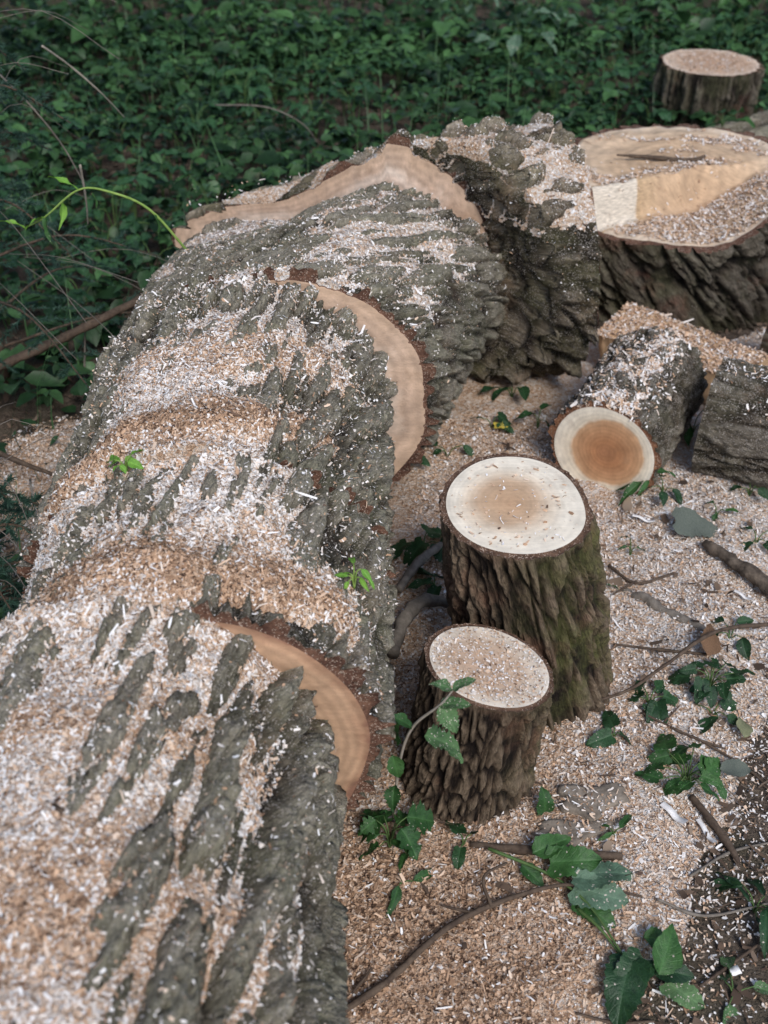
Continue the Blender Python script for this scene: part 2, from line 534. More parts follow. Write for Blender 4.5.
def chip_arrays(P, N, L, W, tilt=.35, flat=False):
    n = len(P)
    N = norm(N + rng.normal(0, tilt, (n, 3)))
    T = norm(np.cross(N, norm(rng.normal(0, 1, (n, 3)))))
    B = np.cross(N, T)
    P = P + N * (rng.uniform(.0002, .0022, (n, 1)))
    if flat:
        skew = T * (L * rng.uniform(-.15, .15, n))[:, None]
        hl, hw, w2 = T * (L / 2)[:, None], B * (W / 2)[:, None], B * (W / 2 * rng.uniform(.4, 1, n))[:, None]
        V = np.stack([P - hl - hw, P - hl + hw + skew, P + hl + w2, P + hl - w2 - skew], 1).astype(F32)
        return V.reshape(-1, 3), np.arange(n)[:, None] * 4 + [0, 1, 2, 3]
    bend = rng.normal(0, .18, n) * L
    V = np.empty((n, 6, 3), F32)
    for k, s in enumerate((-1, 0, 1)):
        c = P + T * (s * L / 2)[:, None] + N * (bend * s * s)[:, None]
        ww = (W / 2 * (1 if s == 0 else rng.uniform(.45, 1, n)))[:, None]
        V[:, 2 * k] = c - B * ww
        V[:, 2 * k + 1] = c + B * ww
    base = np.arange(n)[:, None] * 6
    q = np.concatenate([base + [0, 1, 3, 2], base + [2, 3, 5, 4]], 0)
    return V.reshape(-1, 3), q


def chips(P, N, tone, label, L0=.0058, W0=.0026, tilt=.35, big=0.01, flat=True):
    n = len(P)
    L = L0 * np.exp(rng.normal(-.05, .52, n))
    W = np.minimum(W0 * np.exp(rng.normal(0, .38, n)), L)
    b = rng.random(n) < big
    L = np.where(b, L * 2.2, L)
    W = np.where(b, W * 1.3, W)
    tone = np.where(b, np.clip(tone + .3, 0, 1), tone)
    if flat:
        b = (L > 1.15 * L0)   # the larger ones curl
        V1, q1 = chip_arrays(P[b], N[b], L[b], W[b], tilt)
        V2, q2 = chip_arrays(P[~b], N[~b], L[~b], W[~b], tilt, True)
        V, q = np.concatenate([V1, V2]), np.concatenate([q1, q2 + len(V1)])
        tn_ = np.concatenate([np.repeat(tone[b], 6), np.repeat(tone[~b], 4)])
    else:
        V, q = chip_arrays(P, N, L, W, tilt)
        tn_ = np.repeat(tone, 6)
    o = link('wood_chips', mesh_np('wood_chips', V, q, attrs={'tone': tn_}, smooth=False), CHIPM)
    return tag(o, label, 'wood chips', None, 'stuff')


def tones(n, tan, white=.3, dark=.09):
    """chip tones: tan 0..1 shifts white sapwood chips to orange heartwood chips"""
    a = rng.beta(2.2, 2.2, n) * .62 + .12
    wmask = rng.random(n) < (white * (1.15 - tan))
    a = np.where(wmask, rng.uniform(.78, 1.0, n), a + .10 - .26 * tan)
    dk = rng.random(n) < dark
    return np.clip(np.where(dk, rng.uniform(0, .2, n), a), 0, 1)


def sample(P, w, n, wrap=False, N=None):
    Nn, area, du, dv = grid_normals(P, wrap)
    if N is not None:
        Nn = np.where((np.sum(Nn * N, -1, keepdims=True) < 0), -Nn, Nn)
    p = (w * area).ravel().astype(float)
    p /= p.sum()
    ii = rng.choice(len(p), n, p=p)
    Q = P.reshape(-1, 3)[ii] + du.reshape(-1, 3)[ii] * rng.uniform(-.5, .5, (n, 1)) + dv.reshape(-1, 3)[ii] * rng.uniform(-.5, .5, (n, 1))
    return Q, Nn.reshape(-1, 3)[ii], ii


LOGPARTS = []  # (sec, level, tan) collected, so the dust over the whole log is one stuff object


def dust_log(sec, level, tan):
    """sawdust surface over a section: level (metres, same zero as off) fills the furrows"""
    lv = level + .0022 * fbm(sec['x'] / .006, sec['y'] / .006, sec['z'] / .006, 2, 31) + .004 * fbm(sec['x'] / .03, sec['y'] / .03, sec['z'] / .03, 2, 37)
    D = sec['P0'] + sec['N'] * lv[..., None]
    keep = lv > sec['off'] - .002
    lo = sec['P0'] - sec['N'] * .035
    LOGPARTS.append(dict(D=np.concatenate([lo[:1], D, lo[-1:]]), keep=np.concatenate([keep[:1], keep, keep[-1:]]), tan=np.concatenate([tan[:1], tan, tan[-1:]]), keep0=keep, tan0=tan, lv=lv, sec=sec))


def dust_mesh(parts, label, name='sawdust'):
    Vs, qs, ts, n = [], [], [], 0
    for p in parts:
        D, k = p['D'], p['keep']
        a, b = D.shape[:2]
        q = grid_quads(a, b, p.get('wrap', True))
        kk = k.ravel()
        q = q[kk[q].any(1)]
        used = np.unique(q)
        mp = np.full(a * b, -1)
        mp[used] = np.arange(len(used))
        Vs.append(D.reshape(-1, 3)[used])
        ts.append(p['tan'].ravel()[used])
        qs.append(mp[q] + n)
        n += len(used)
    o = link(name, mesh_np(name, np.concatenate(Vs), np.concatenate(qs), attrs={'tan': np.concatenate(ts)}), DUSTM)
    return tag(o, label, 'sawdust', None, 'stuff')


def V3(*a): return np.array(a, float)


# ------------------------------------------------------------------ ground
def gz(x, y):
    """soil height"""
    return .012 * fbm(x / .35, y / .35, None, 3, 50) + .03 * fbm(x / 2.5, y / 2.5, None, 2, 51) * sstep(2.6, 5, np.hypot(x, y - 1))


def dustmask(x, y):
    """sawdust thickness in metres on the ground, negative where the soil shows"""
    edge = .365 + (y - .95) * .58 + .16 * fbm(x / .3, y / .3, None, 3, 60)
    m = sstep(.28, -.14, x - edge)                                   # falls off to the right
    m = m * sstep(2.95, 2.5, y + .1 * vnoise(x / .2, y / .2, None, 61))
    lf = sstep(.36, .1, np.hypot((x + .74) / 1.0, (y - 2.0) / 1.25) + .08 * vnoise(x / .1, y / .1, None, 62))
    lf2 = sstep(.22, .02, np.abs(x + .6)) * sstep(.2, .6, y) * sstep(1.9, 1.5, y) * .6
    m = np.where(x < -.3, np.maximum(lf, lf2) * .8, m)
    t = -.020 + .042 * m + .010 * fbm(x / .12, y / .12, None, 3, 63)
    return t


def axis_coords(lo, hi, stp, far, grow=1.25):
    a = list(np.arange(lo, hi, stp))
    l, r_, d = [], [], stp
    x = lo
    while x > -far:
        d *= grow
        x -= d
        l.append(x)
    d, x = stp, a[-1]
    while x < far:
        d *= grow
        x += d
        r_.append(x)
    return np.array(l[::-1] + a + r_)


gx = axis_coords(-1.8, 2.0, .021, 250)
gy = axis_coords(0.2, 4.8, .021, 250)
GX, GY = np.meshgrid(gx, gy, indexing='ij')
GZ = gz(GX, GY) + .006 * fbm(GX / .03, GY / .03, None, 3, 52) * (np.hypot(GX, GY - 2.5) < 6)
g = G('forest_soil')
c = g.ramp(g.noise(22, 5, rough=.7), [(.25, (.045, .034, .026)), (.5, (.11, .083, .064)), (.75, (.19, .15, .118))])
c = g.mix(.7, c, g.ramp(g.noise(150, 4, rough=.7), [(.3, .55), (.7, 1.5)]), 'MULTIPLY')
c = g.mix(g.math('MULTIPLY', g.ramp(g.noise(3, 3), [(.45, 0), (.6, 1)]), .4), c, (.085, .08, .05))
g.bump(g.math('ADD', g.noise(60, 5, rough=.7), g.noise(250, 3)), .9, .01)
SOIL = g.done(c, .95, .15)
go = link('ground', mesh_np('ground', np.stack([GX, GY, GZ], -1), grid_quads(*GX.shape)), SOIL)
tag(go, 'dark brown forest soil under the undergrowth and the sawdust', 'ground', None, 'structure')

# sawdust sheet on the ground
dx = np.arange(-1.15, 1.5, .008)
dy = np.arange(.25, 3.0, .008)
DX, DY = np.meshgrid(dx, dy, indexing='ij')
DT = dustmask(DX, DY)
soil = gz(DX, DY)
rel = .0022 * fbm(DX / .008, DY / .008, None, 2, 65) + .004 * fbm(DX / .04, DY / .04, None, 2, 66)
DZ = soil + np.maximum(DT, -.03) + rel
tanG = np.clip(.48 + .5 * sstep(1.35, .8, DY) * sstep(.45, .1, DX) - .45 * sstep(.25, .6, DX) + .25 * fbm(DX / .15, DY / .15, None, 2, 67), 0, 1)
keepG = DT > -.006
dust_mesh([dict(D=np.stack([DX, DY, DZ], -1), keep=keepG, tan=tanG, wrap=False)], 'sawdust covering the ground between the long log and the upright stumps')


def gtop(x, y):
    """height of whatever covers the ground"""
    x, y = np.asarray(x, float), np.asarray(y, float)
    return gz(x, y) + np.maximum(0, dustmask(x, y))


# ------------------------------------------------------------------ the long felled log: five sections
ROUND_Z = V3(0, 0, 1)


def ring(t, c, side, a, b, lean=0):
    s_ = norm(np.array([side[0], side[1], 0.0]))
    return (t, c, s_ * a, V3(0, 0, b) + norm(np.array([-s_[1], s_[0], 0])) * lean)


def dustcover(sec, base, amp, tanf, mounds=(), upcut=(.0, .55), seed=70, right=0, left=0, bare=False, notch=False):
    """level of sawdust over a section, metres; mounds = (s, width, height, tan)"""
    P0, N = sec['P0'], sec['N']
    x, y = P0[..., 0], P0[..., 1]
    up = N[..., 2]
    patch = fbm(x / .13, y / .13, P0[..., 2] / .13, 3, seed)
    lv = base + amp * patch
    tan = np.clip(tanf + .35 * fbm(x / .1, y / .1, P0[..., 2] / .1, 2, seed + 1), 0, 1)
    for (s0, wd, ht, tn, skew) in mounds:
        ss = sec['s'] - s0 - skew * np.cos(sec['phi'])[None] + .03 * vnoise(x / .08, y / .08, None, seed + 5)
        k = np.exp(-(ss / wd) ** 2) * sstep(.25, .8, up)
        lv = lv + ht * k
        tan = np.clip(tan + tn * k, 0, 1)
    lv = lv - .06 * (1 - sstep(upcut[0], upcut[1], up))
    if bare:
        lv = lv - .05 * np.exp(-(sec['s'] / .022) ** 2) * sstep(-.25, -.6, N[..., 0])
    if notch:
        lv = lv - .05 * np.exp(-(sec['s'] / .03) ** 2) * sstep(.1, .45, N[..., 0])
    if left:
        lv = lv + left * sstep(.15, -.3, N[..., 0])
    if right:
        lv = lv - right * sstep(.05, .55, N[..., 0])
    return lv, tan


def make_log(name, label, cat, ctrl, bark, seed, step=.0039, faces=((0, None), (1, WOOD_LOG)), bmat=None, lump=.014, inner=INNER, stretch=0, sink=0, end=0):
    sec = section(ctrl, step, bark, seed, lump=lump)
    if stretch:   # buttress: the left side drawn out towards one end
        ie = end
        u0 = norm(np.array(ctrl[ie][2], float))
        f = sec['s'] / sec['s'].max()
        f = (1 - f) ** 2.2 if end == 0 else f
        uu = (end == 0) * np.clip(-((sec['P0'] - sec['C'][:, None]) @ u0) / .3, 0, 1) * f
        sec['P'] = sec['W'] + (sec['P'] - sec['W']) * (1 - .78 * sstep(.1, .8, uu))[..., None]
        for k in ('P0', 'P', 'W'):
            u = (sec[k] - sec['C'][:, None]) @ u0
            ex = np.maximum(0, -u) * stretch * f
            top_ = np.maximum(0, sec[k][..., 2] - .3) / .3
            q_ = np.clip(-u / .3, 0, 1)
            sec[k] = sec[k] - ex[..., None] * u0
            sec[k][..., 2] -= sink * f * np.sin(np.pi * q_) * top_ * 1.2
    c = sec['C'].mean(0)
    root = thing(name, (c[0], c[1], 0), label, cat, 'sections of the felled trunk')
    body(sec, root, bmat or BARK_LOG)
    for e, wm in faces:
        face(sec, root, e, wm or (WOOD_NOTCH if seed == 2 else WOOD_LOG), inner, seed)
    return sec, root


D_ = .03
# nearest section: long ridges, furrows packed with sawdust
c0 = [ring(0, (-.315, .10, .268), (1, .02), .275, .273), ring(.5, (-.328, .55, .272), (1, .02), .270, .275), ring(1, (-.335, 1.005, .282), (1, .02), .270, .285)]
s1, _ = make_log('log_section', 'nearest log section with long grey bark ridges filling the lower left corner', 'log', c0,
                 dict(w=.056, l=.30, depth=.048, spiral=.26, warp=.40, edge=.42, thick=.006, var=.25), 1)
lv, tn = dustcover(s1, -.002, .019, .06, [(.50, .10, .012, .55, .0), (.72, .04, .006, .6, .02), (.90, .04, .008, .2, .0)], (-.15, .4), 70, right=.024, left=.012)
dust_log(s1, lv, tn)
# second section
c1 = [ring(0, (-.283, 1.007, .284), (1, .02), .290, .285), ring(1, (-.275, 1.325, .285), (1, .16), .286, .286)]
s2, _ = make_log('log_section', 'log section just beyond the front one, crossed by a broad orange arc of sawdust', 'log', c1,
                 dict(w=.046, l=.24, depth=.032, spiral=.15, warp=.4, thick=.007, var=.25), 2)
lv, tn = dustcover(s2, -.006, .022, .05, [(.07, .07, .022, 1.0, .03), (.33, .02, .010, .1, .0)], (-.15, .4), 75, right=.010, notch=True)
dust_log(s2, lv, tn)
# third
c2 = [ring(0, (-.283, 1.330, .286), (1, .16), .290, .288), ring(.5, (-.275, 1.60, .29), (1, .12), .284, .291), ring(1, (-.27, 1.87, .300), (1, .05), .288, .303)]
s3, _ = make_log('log_section', 'middle log section thickly strewn with white and orange wood chips', 'log', c2,
                 dict(w=.042, l=.17, depth=.030, spiral=.2, warp=.45, thick=.012, var=.3), 3)
lv, tn = dustcover(s3, -.012, .022, .05, [(.08, .055, .026, 1.0, .05), (.0, .02, .010, .2, .0), (.29, .07, .014, .45, .02)], (-.15, .4), 80, right=.012, bare=True)
dust_log(s3, lv, tn)
# fourth, bending right
c3 = [ring(0, (-.222, 1.885, .300), (1, .05), .326, .297), ring(.5, (-.14, 2.16, .295), (1, -.10), .335, .290), ring(1, (-.03, 2.46, .272), (1, -.10), .330, .268)]
s4, _ = make_log('log_section', 'grey scaly log section with a curved tan cut crescent, bending right to the butt', 'log', c3,
                 dict(w=.044, l=.17, depth=.026, spiral=.5, warp=.5, rough=.12, thick=.008, follow=.35, ragged=.15, crack=.2, fine=.8), 4, stretch=.44, end=-1, sink=.075)
lv, tn = dustcover(s4, -.008, .020, .03, [(.3, .12, .004, .1, .0)], (.15, .6), 85)
dust_log(s4, lv, tn)
# butt, wedge shaped, thick corky bark
c4 = [ring(0, (.01, 2.52, .308), (.97, -.22), .285, .318), ring(.35, (.15, 2.49, .325), (.80, -.60), .345, .328), ring(1, (.43, 2.59, .315), (.20, -.98), .345, .318)]
s5, _ = make_log('log_section', 'thick butt section with gnarled corky bark and a long tan cut edge', 'log', c4,
                 dict(axis=(.93, .30, 0), w=.06, l=.12, depth=.055, spiral=0, warp=.5, rough=.12, thick=.003, edge=.55, follow=.8, ragged=.10, crack=.2, var=.6, fine=1.5), 5, bmat=BARK_BUTT, lump=.022, stretch=1.02, sink=.10, end=0)
lv, tn = dustcover(s5, -.028, .022, .2, [(.12, .12, .010, .1, .0)], (.2, .7), 90)
dust_log(s5, lv, tn)
dust_mesh(LOGPARTS, 'sawdust packed over the top of the long felled log')
Ps, Ns, Ts = [], [], []
for p, n in zip(LOGPARTS, (42000, 23000, 27000, 14000, 3500)):
    top = np.maximum(p['lv'], p['sec']['off'])
    T3 = p['sec']['P0'] + p['sec']['N'] * top[..., None]
    wgt = np.where(p['keep0'], 1.0, .05) * sstep(-.1, .25, p['sec']['N'][..., 2])
    Q, N_, ii = sample(T3, wgt, n, True, p['sec']['N'])
    Ps.append(Q); Ns.append(N_)
    Ts.append(tones(n, p['tan0'].ravel()[ii], .70))
chips(np.concatenate(Ps), np.concatenate(Ns), np.concatenate(Ts), 'white and tan wood chips strewn over the long felled log', L0=.0047, W0=.0024, big=.018)
Ps, Ns = [], []
for p, n in zip(LOGPARTS, (5000, 4000, 6000, 9000, 6000)):   # fine grains on the bare bark
    wgt = sstep(.3, .8, p['sec']['N'][..., 2]) * sstep(-.1, .5, fbm(p['sec']['x'] / .05, p['sec']['y'] / .05, p['sec']['z'] / .05, 3, 140))
    Q, N_, ii = sample(p['sec']['P'], wgt, n, True, p['sec']['N'])
    Ps.append(Q); Ns.append(N_)
Q = np.concatenate(Ps)
chips(Q, np.concatenate(Ns), tones(len(Q), np.full(len(Q), .2), .7), 'fine sawdust grains caught on the bare bark of the long log', L0=.0028, W0=.0018)

# ------------------------------------------------------------------ upright stumps and rounds
def vring(t, x, y, z, r, tx=0, ty=0, rx=1.0):
    return (t, (x, y, z), V3(r * rx, 0, r * rx * tx), V3(0, r, r * ty))


def scatter_on(sec, n, tan, label, rmax=.93, z=.0015, white=.3, warp=None, L0=.005, tilt=.3, centre=0):
    C, W = sec['C'][-1], sec['W'][-1]
    k = rng.integers(0, len(W), n)
    f = np.sqrt(rng.random(n)) * rmax
    Q = C + (W[k] - C) * f[:, None]
    if warp is not None:
        Q = warp(Q)
    nrm = norm(np.cross(W[0] - C, W[len(W) // 4] - C))
    nrm = nrm if nrm[2] > 0 else -nrm
    Q = Q + nrm * z
    return chips(Q, np.repeat(nrm[None], n, 0), tones(n, np.full(n, tan), white), label, L0=L0, tilt=tilt)


def upright(name, label, cat, ctrl, bark, seed, wood, bmat, step=.003, lump=.006, inner=INNER, warp=None, fw=None):
    sec = section(ctrl, step, bark, seed, even=True, lump=lump, warp=warp)
    root = thing(name, (ctrl[0][1][0], ctrl[0][1][1], 0), label, cat)
    body(sec, root, bmat)
    face(sec, root, 1, wood, inner, seed)
    return sec, root


# tall one
t1, _ = upright('tree_stump', 'tall upright stump with a bright cream sawn top and furrowed mossy bark', 'stump',
                [vring(0, .282, 1.400, -.03, .143), vring(.15, .276, 1.402, .03, .139), vring(.6, .244, 1.415, .24, .131), vring(1, .213, 1.425, .402, .124, .02, .09)],
                dict(w=.025, l=.15, depth=.019, warp=.7, spiral=.10, thick=.002, edge=.48, var=.2, follow=.2, crack=.2, ragged=.10, fine=.6, rim=.014), 11, WOOD_POST, BARK_POST, step=.0025, inner=INNER_DARK, lump=.013)
scatter_on(t1, 170, .35, 'loose chips on the cream top of the tall upright stump', white=.5, L0=.0045)
# short one in front
t2, _ = upright('tree_stump', 'short upright stump with a slanting sawdust-dusted top in front of the tall one', 'stump',
                [vring(0, .131, 1.180, -.03, .116), vring(.2, .136, 1.183, .03, .112), vring(.7, .154, 1.190, .19, .104), vring(1, .162, 1.190, .268, .100, -.26, -.10)],
                dict(w=.02, l=.06, depth=.012, warp=.7, rough=.3, thick=.003, edge=.45, var=.3, follow=.25, crack=.25, ragged=.15, fine=.7, rim=.012), 12, WOOD_SHORT2, BARK_POST, step=.0025, inner=INNER_DARK)
scatter_on(t2, 1700, .25, 'sawdust and chips on the slanting top of the short stump', white=.6, L0=.0028, rmax=.98)

# broad stump behind, stepped by the felling cut
def step_top(P):
    x, y, z = P[..., 0], P[..., 1], P[..., 2]
    line = 2.875 + .42 * (x - .575) + .012 * vnoise(x / .06, y / .06, None, 95)
    k = sstep(.020, -.020, y - line) * .10 * sstep(1.15, .85, x)
    k = k + .012 * fbm(x / .12, y / .12, None, 3, 96) + .004 * fbm(x / .03, y / .03, None, 3, 97)
    out = P.copy()
    out[..., 2] = np.where(z > 0, z * (1 - np.clip(k, -.05, .3) / .36), z)
    return out


s6 = section([vring(0, .865, 3.06, -.04, .355), vring(.3, .855, 3.06, .08, .350), vring(1, .845, 3.05, .36, .350, .02, 0)], .0053,
             dict(w=.075, l=.30, depth=.034, warp=.45, spiral=.55, thick=.006, edge=.22, var=.45), 13, even=True, lump=.014)
for k in ('P', 'P0', 'W'):
    s6[k] = step_top(s6[k])
root = thing('tree_stump', (.87, 3.05, 0), 'broad dark-barked stump with a stepped tan felling cut at the right edge', 'stump')
body(s6, root, BARK_DARK)
# the sawn top with its step
Cc, Wd = V3(.845, 3.05, .36), s6['W'][-1]
nr, nf = 46, len(Wd)
ff = np.linspace(0, 1, nr)[1:, None, None]
flat = Wd.copy()
flat[:, 2] = .36
Vt = step_top(Cc + (flat[None] - Cc) * ff)
Vt[-1] = Wd
Vt[..., 2] += .001
radv = np.concatenate([[0], np.repeat(np.linspace(0, 1, nr)[1:], nf)])
flatv = np.concatenate([Cc[None], (Cc + (flat[None] - Cc) * ff).reshape(-1, 3)])
dl = flatv[:, 1] - (2.875 + .42 * (flatv[:, 0] - .575))
onstep = sstep(.045, .026, np.abs(dl))
sapv = np.clip(1 + .25 * fbm(flatv[:, 0] / .02, flatv[:, 1] / .02, None, 3, 44), 0, 1.3) * onstep * sstep(.84, .66, flatv[:, 0]) * (.45 + .55 * sstep(.715, .69, flatv[:, 0] + .3 * dl))
j = np.arange(nf)
link('cut_face', mesh_np('cut_face', np.concatenate([step_top(Cc[None]), Vt.reshape(-1, 3)]), grid_quads(nr - 1, nf, True) + 1, np.stack([0 * j, 1 + (j + 1) % nf, 1 + j], -1), {'rad': radv, 'sap': sapv}), WOOD_STEP, root)
link('inner_bark', mesh_np('inner_bark', np.stack([Vt[-1], (Vt[-1] + s6['P'][-1]) / 2, s6['P'][-1]]), grid_quads(3, nf, True)), INNER, root)
# chips on it: mostly on the ledge and scattered
n = 12000
k = rng.integers(0, nf, n)
f = np.sqrt(rng.random(n)) * .97
Q = step_top(Cc + (flat[k] - Cc) * f[:, None])
ledge = Q[:, 1] < 2.875 + .42 * (Q[:, 0] - .595) - .035
slope_ = np.abs(Q[:, 1] - 2.875 - .42 * (Q[:, 0] - .595)) < .035
wsel = (rng.random(n) < np.where(slope_, .12, 1)) & (rng.random(n) < np.where(ledge, 1, sstep(-.15, .35, fbm(Q[:, 0] / .1, Q[:, 1] / .06, None, 2, 98))))
Q = Q[wsel] + [0, 0, .003]
chips(Q, np.repeat(V3(0, 0, 1)[None], len(Q), 0), tones(len(Q), np.full(len(Q), .2), .4), 'wood chips lying on the top and ledge of the broad stump', L0=.0075, W0=.0036)

# small far stump
s7, _ = upright('tree_stump', 'small dark stump with a pale top standing in the undergrowth at the upper right', 'stump',
                [vring(0, 1.26, 4.42, -.03, .215), vring(.3, 1.26, 4.42, .06, .2), vring(1, 1.262, 4.42, .255, .195, -.01, 0, 1.02)],
                dict(w=.05, l=.25, depth=.028, warp=.4, thick=.004, edge=.5, follow=.75), 14, WOOD_SHORT, BARK_DARK, step=.005, lump=.012, inner=INNER_DARK)
scatter_on(s7, 1500, .3, 'pale sawdust on the top of the small far stump', white=.3, L0=.008)

# lying pieces ------------------------------------------------------
def lying(name, label, c0, c1, r0, r1, bark, seed, wood0, wood1, bmat, step=.0036, inner=INNER, lump=.006, sag=1.0):
    c0, c1 = np.array(c0, float), np.array(c1, float)
    ax = c1 - c0
    sd_ = norm(np.array([ax[1], -ax[0], 0]))
    sec = section([(0, c0, sd_ * r0, V3(0, 0, r0 * sag)), (1, c1, sd_ * r1, V3(0, 0, r1 * sag))], step, bark, seed, lump=lump, even=True)
    m = (c0 + c1) / 2
    root = thing(name, (m[0], m[1], 0), label, 'log')
    body(sec, root, bmat)
    face(sec, root, 0, wood0, inner, seed)
    face(sec, root, 1, wood1, inner, seed + 1)
    return sec, root


r4, _ = lying('short_log', 'short log lying with its round two-tone sawn end facing the viewer', (.483, 1.99, .112), (.66, 2.31, .118), .126, .13,
              dict(w=.03, l=.09, depth=.012, warp=.5, rough=.4, thick=.004), 15, WOOD_ROUND, WOOD_ROUND, BARK_ROUND, inner=mat_inner('thin_bark', (.14, .06, .035), (.26, .13, .07)))
lvl = -.007 + .010 * fbm(r4['x'] / .06, r4['y'] / .06, r4['z'] / .06, 3, 99) - .03 * (1 - sstep(.35, .8, r4['N'][..., 2] - .5 * np.maximum(0, r4['N'][..., 0])))
dpart = dict(D=r4['P0'] + r4['N'] * lvl[..., None], keep=lvl > r4['off'] - .001, tan=np.full(lvl.shape, .2), lv=lvl, sec=r4)
dust_mesh([dpart], 'sawdust resting on the short log with the two-tone end')
T3 = r4['P0'] + r4['N'] * np.maximum(lvl, r4['off'])[..., None]
Q, N_, ii = sample(T3, np.where(dpart['keep'], 1, .10) * sstep(.2, .7, r4['N'][..., 2] - .5 * np.maximum(0, r4['N'][..., 0])), 3200, True, r4['N'])
chips(Q, N_, tones(len(Q), np.full(len(Q), .15), .55), 'white chips on the back of the short log', L0=.008, W0=.0035)

r6, _ = lying('short_log', 'dark rough-barked log lying at the right edge beside the short log', (.745, 2.12, .125), (1.25, 1.87, .128), .134, .136,
      dict(w=.045, l=.22, depth=.014, warp=.5, rough=.2, thick=.004, ragged=.12, var=.4), 16, WOOD_STUMP, WOOD_STUMP, BARK_ROUND, inner=INNER_PALE)
Q, N_, ii = sample(r6['P'], sstep(.5, .9, r6['N'][..., 2]) * sstep(-.1, .5, fbm(r6['x'] / .05, r6['y'] / .05, r6['z'] / .05, 3, 150)), 700, True, r6['N'])
chips(Q, N_, tones(len(Q), np.full(len(Q), .2), .6), 'pale chips lying on top of the log at the right edge', L0=.006)
lying('short_log', 'grey ridged log lying between the broad stump and the small far stump', (1.10, 3.93, .07), (2.05, 4.12, .15), .08, .16,
      dict(w=.05, l=.3, depth=.03, warp=.4, thick=.004), 17, WOOD_STUMP, WOOD_STUMP, BARK_LOG, step=.006)
lying('short_log', 'small dark bark-covered log just behind the log at the right edge', (.99, 2.52, .085), (1.4, 2.30, .085), .085, .09,
      dict(w=.035, l=.12, depth=.012, warp=.5, rough=.3, thick=.004), 18, WOOD_STUMP, WOOD_STUMP, BARK_DARK, step=.005)

# split offcut behind the short log, its top under sawdust
def slab(name, label, cat, top, thick, wood, bmat):
    """a four cornered billet: sawn top and sides, bark underneath"""
    top = np.array(top, float)
    root = thing(name, (top[:, 0].mean(), top[:, 1].mean(), 0), label, cat)
    n = 24
    u = np.linspace(0, 1, n)
    U, W_ = np.meshgrid(u, u, indexing='ij')
    T = (top[0] * ((1 - U) * (1 - W_))[..., None] + top[1] * (U * (1 - W_))[..., None] + top[2] * (U * W_)[..., None] + top[3] * ((1 - U) * W_)[..., None])
    T[..., 2] += .006 * fbm(U * 5, W_ * 4, None, 3, 101)
    rim = np.concatenate([T[:-1, 0], T[-1, :-1], T[1:, -1][::-1], T[0, 1:][::-1]])
    cen = rim.mean(0)
    link('cut_face', mesh_np('cut_face', T, grid_quads(n, n), attrs={'rad': (U * 0 + .6)}), wood, root)
    lev = np.linspace(0, 1, 10)[:, None, None]
    side = rim[None] + (cen - rim)[None] * V3(.25, .25, 0) * lev ** 2
    side[..., 2] = rim[None, :, 2] - lev[..., 0] * thick
    side += .005 * vnoise(side[..., 0] / .03, side[..., 1] / .03, side[..., 2] / .03, 4)[..., None] * (lev > 0)
    link('split_side', mesh_np('split_side', side, grid_quads(10, len(rim), True), attrs={'rad': np.tile(np.linspace(.6, 1, 10)[:, None], (1, len(rim)))}), wood, root)
    return T, root


TT, _ = slab('wood_billet', 'sawdust-covered split billet wedged between the butt section and the broad stump', 'billet',
             [(.55, 2.50, .125), (.82, 2.31, .115), (.97, 2.40, .115), (.66, 2.66, .13)], .14, WOOD_STUMP, BARK_DARK)
Q, N_, ii = sample(TT, np.ones(TT.shape[:2]), 3600, False)
N_ = np.abs(N_)
chips(Q + [0, 0, .002], np.repeat(V3(0, 0, 1)[None], len(Q), 0), tones(len(Q), np.full(len(Q), .45), .25), 'sawdust heaped on the split billet', L0=.007, W0=.004)
slab('wood_billet', 'tan wood offcut at the left edge beside the long log', 'billet',
     [(-.74, 1.30, .15), (-.625, 1.325, .14), (-.63, 1.41, .145), (-.74, 1.42, .15)], .15, WOOD_STUMP, BARK_DARK)

# ------------------------------------------------------------------ chips on the ground
def in_log(x, y, grow=0.0):
    x, y = np.asarray(x, float), np.asarray(y, float)
    m = np.zeros(x.shape, bool)
    for (ax, ay, bx, by, r) in ((-.33, .1, -.275, 1.87, .25), (-.22, 1.87, -.1, 2.46, .3), (-.1, 2.5, .4, 2.58, .3), (.48, 2.0, .66, 2.3, .1),
                                (.27, 1.4, .27, 1.4, .13), (.15, 1.2, .15, 1.2, .11), (.87, 3.05, .87, 3.05, .3), (1.26, 4.42, 1.26, 4.42, .19), (.74, 2.13, 1.25, 1.9, .12), (1., 4.05, 1.9, 3.95, .12)):
        dx_, dy_ = bx - ax, by - ay
        L2 = dx_ * dx_ + dy_ * dy_ + 1e-9
        t = np.clip(((x - ax) * dx_ + (y - ay) * dy_) / L2, 0, 1)
        m |= np.hypot(x - ax - t * dx_, y - ay - t * dy_) < r + grow
    return m


n = 230000
X = rng.uniform(-1.1, 1.5, n)
Y = .3 + 2.7 * rng.random(n) ** 1.25
dm = dustmask(X, Y)
p = np.where(dm > 0, 1, np.clip(.30 + .6 * sstep(-.03, 0, dm), 0, 1) * sstep(2.7, 2.2, Y)) * ((X > -.2) | (dm > -.01))
sel = (rng.random(n) < p) & ~in_log(X, Y, -.03)
X, Y = X[sel], Y[sel]
Z = gtop(X, Y) + .002 + .0022 * fbm(X / .008, Y / .008, None, 2, 65) + .004 * fbm(X / .04, Y / .04, None, 2, 66)
tanc = np.clip(.42 + .5 * sstep(1.35, .8, Y) * sstep(.45, .1, X) - .5 * sstep(.25, .6, X), 0, 1)
chips(np.stack([X, Y, Z], -1), np.repeat(V3(0, 0, 1)[None], len(X), 0), tones(len(X), tanc, .5, .14), 'tan and white wood chips spread over the ground among the stumps', L0=.0050, W0=.0026, tilt=.4, big=.02)


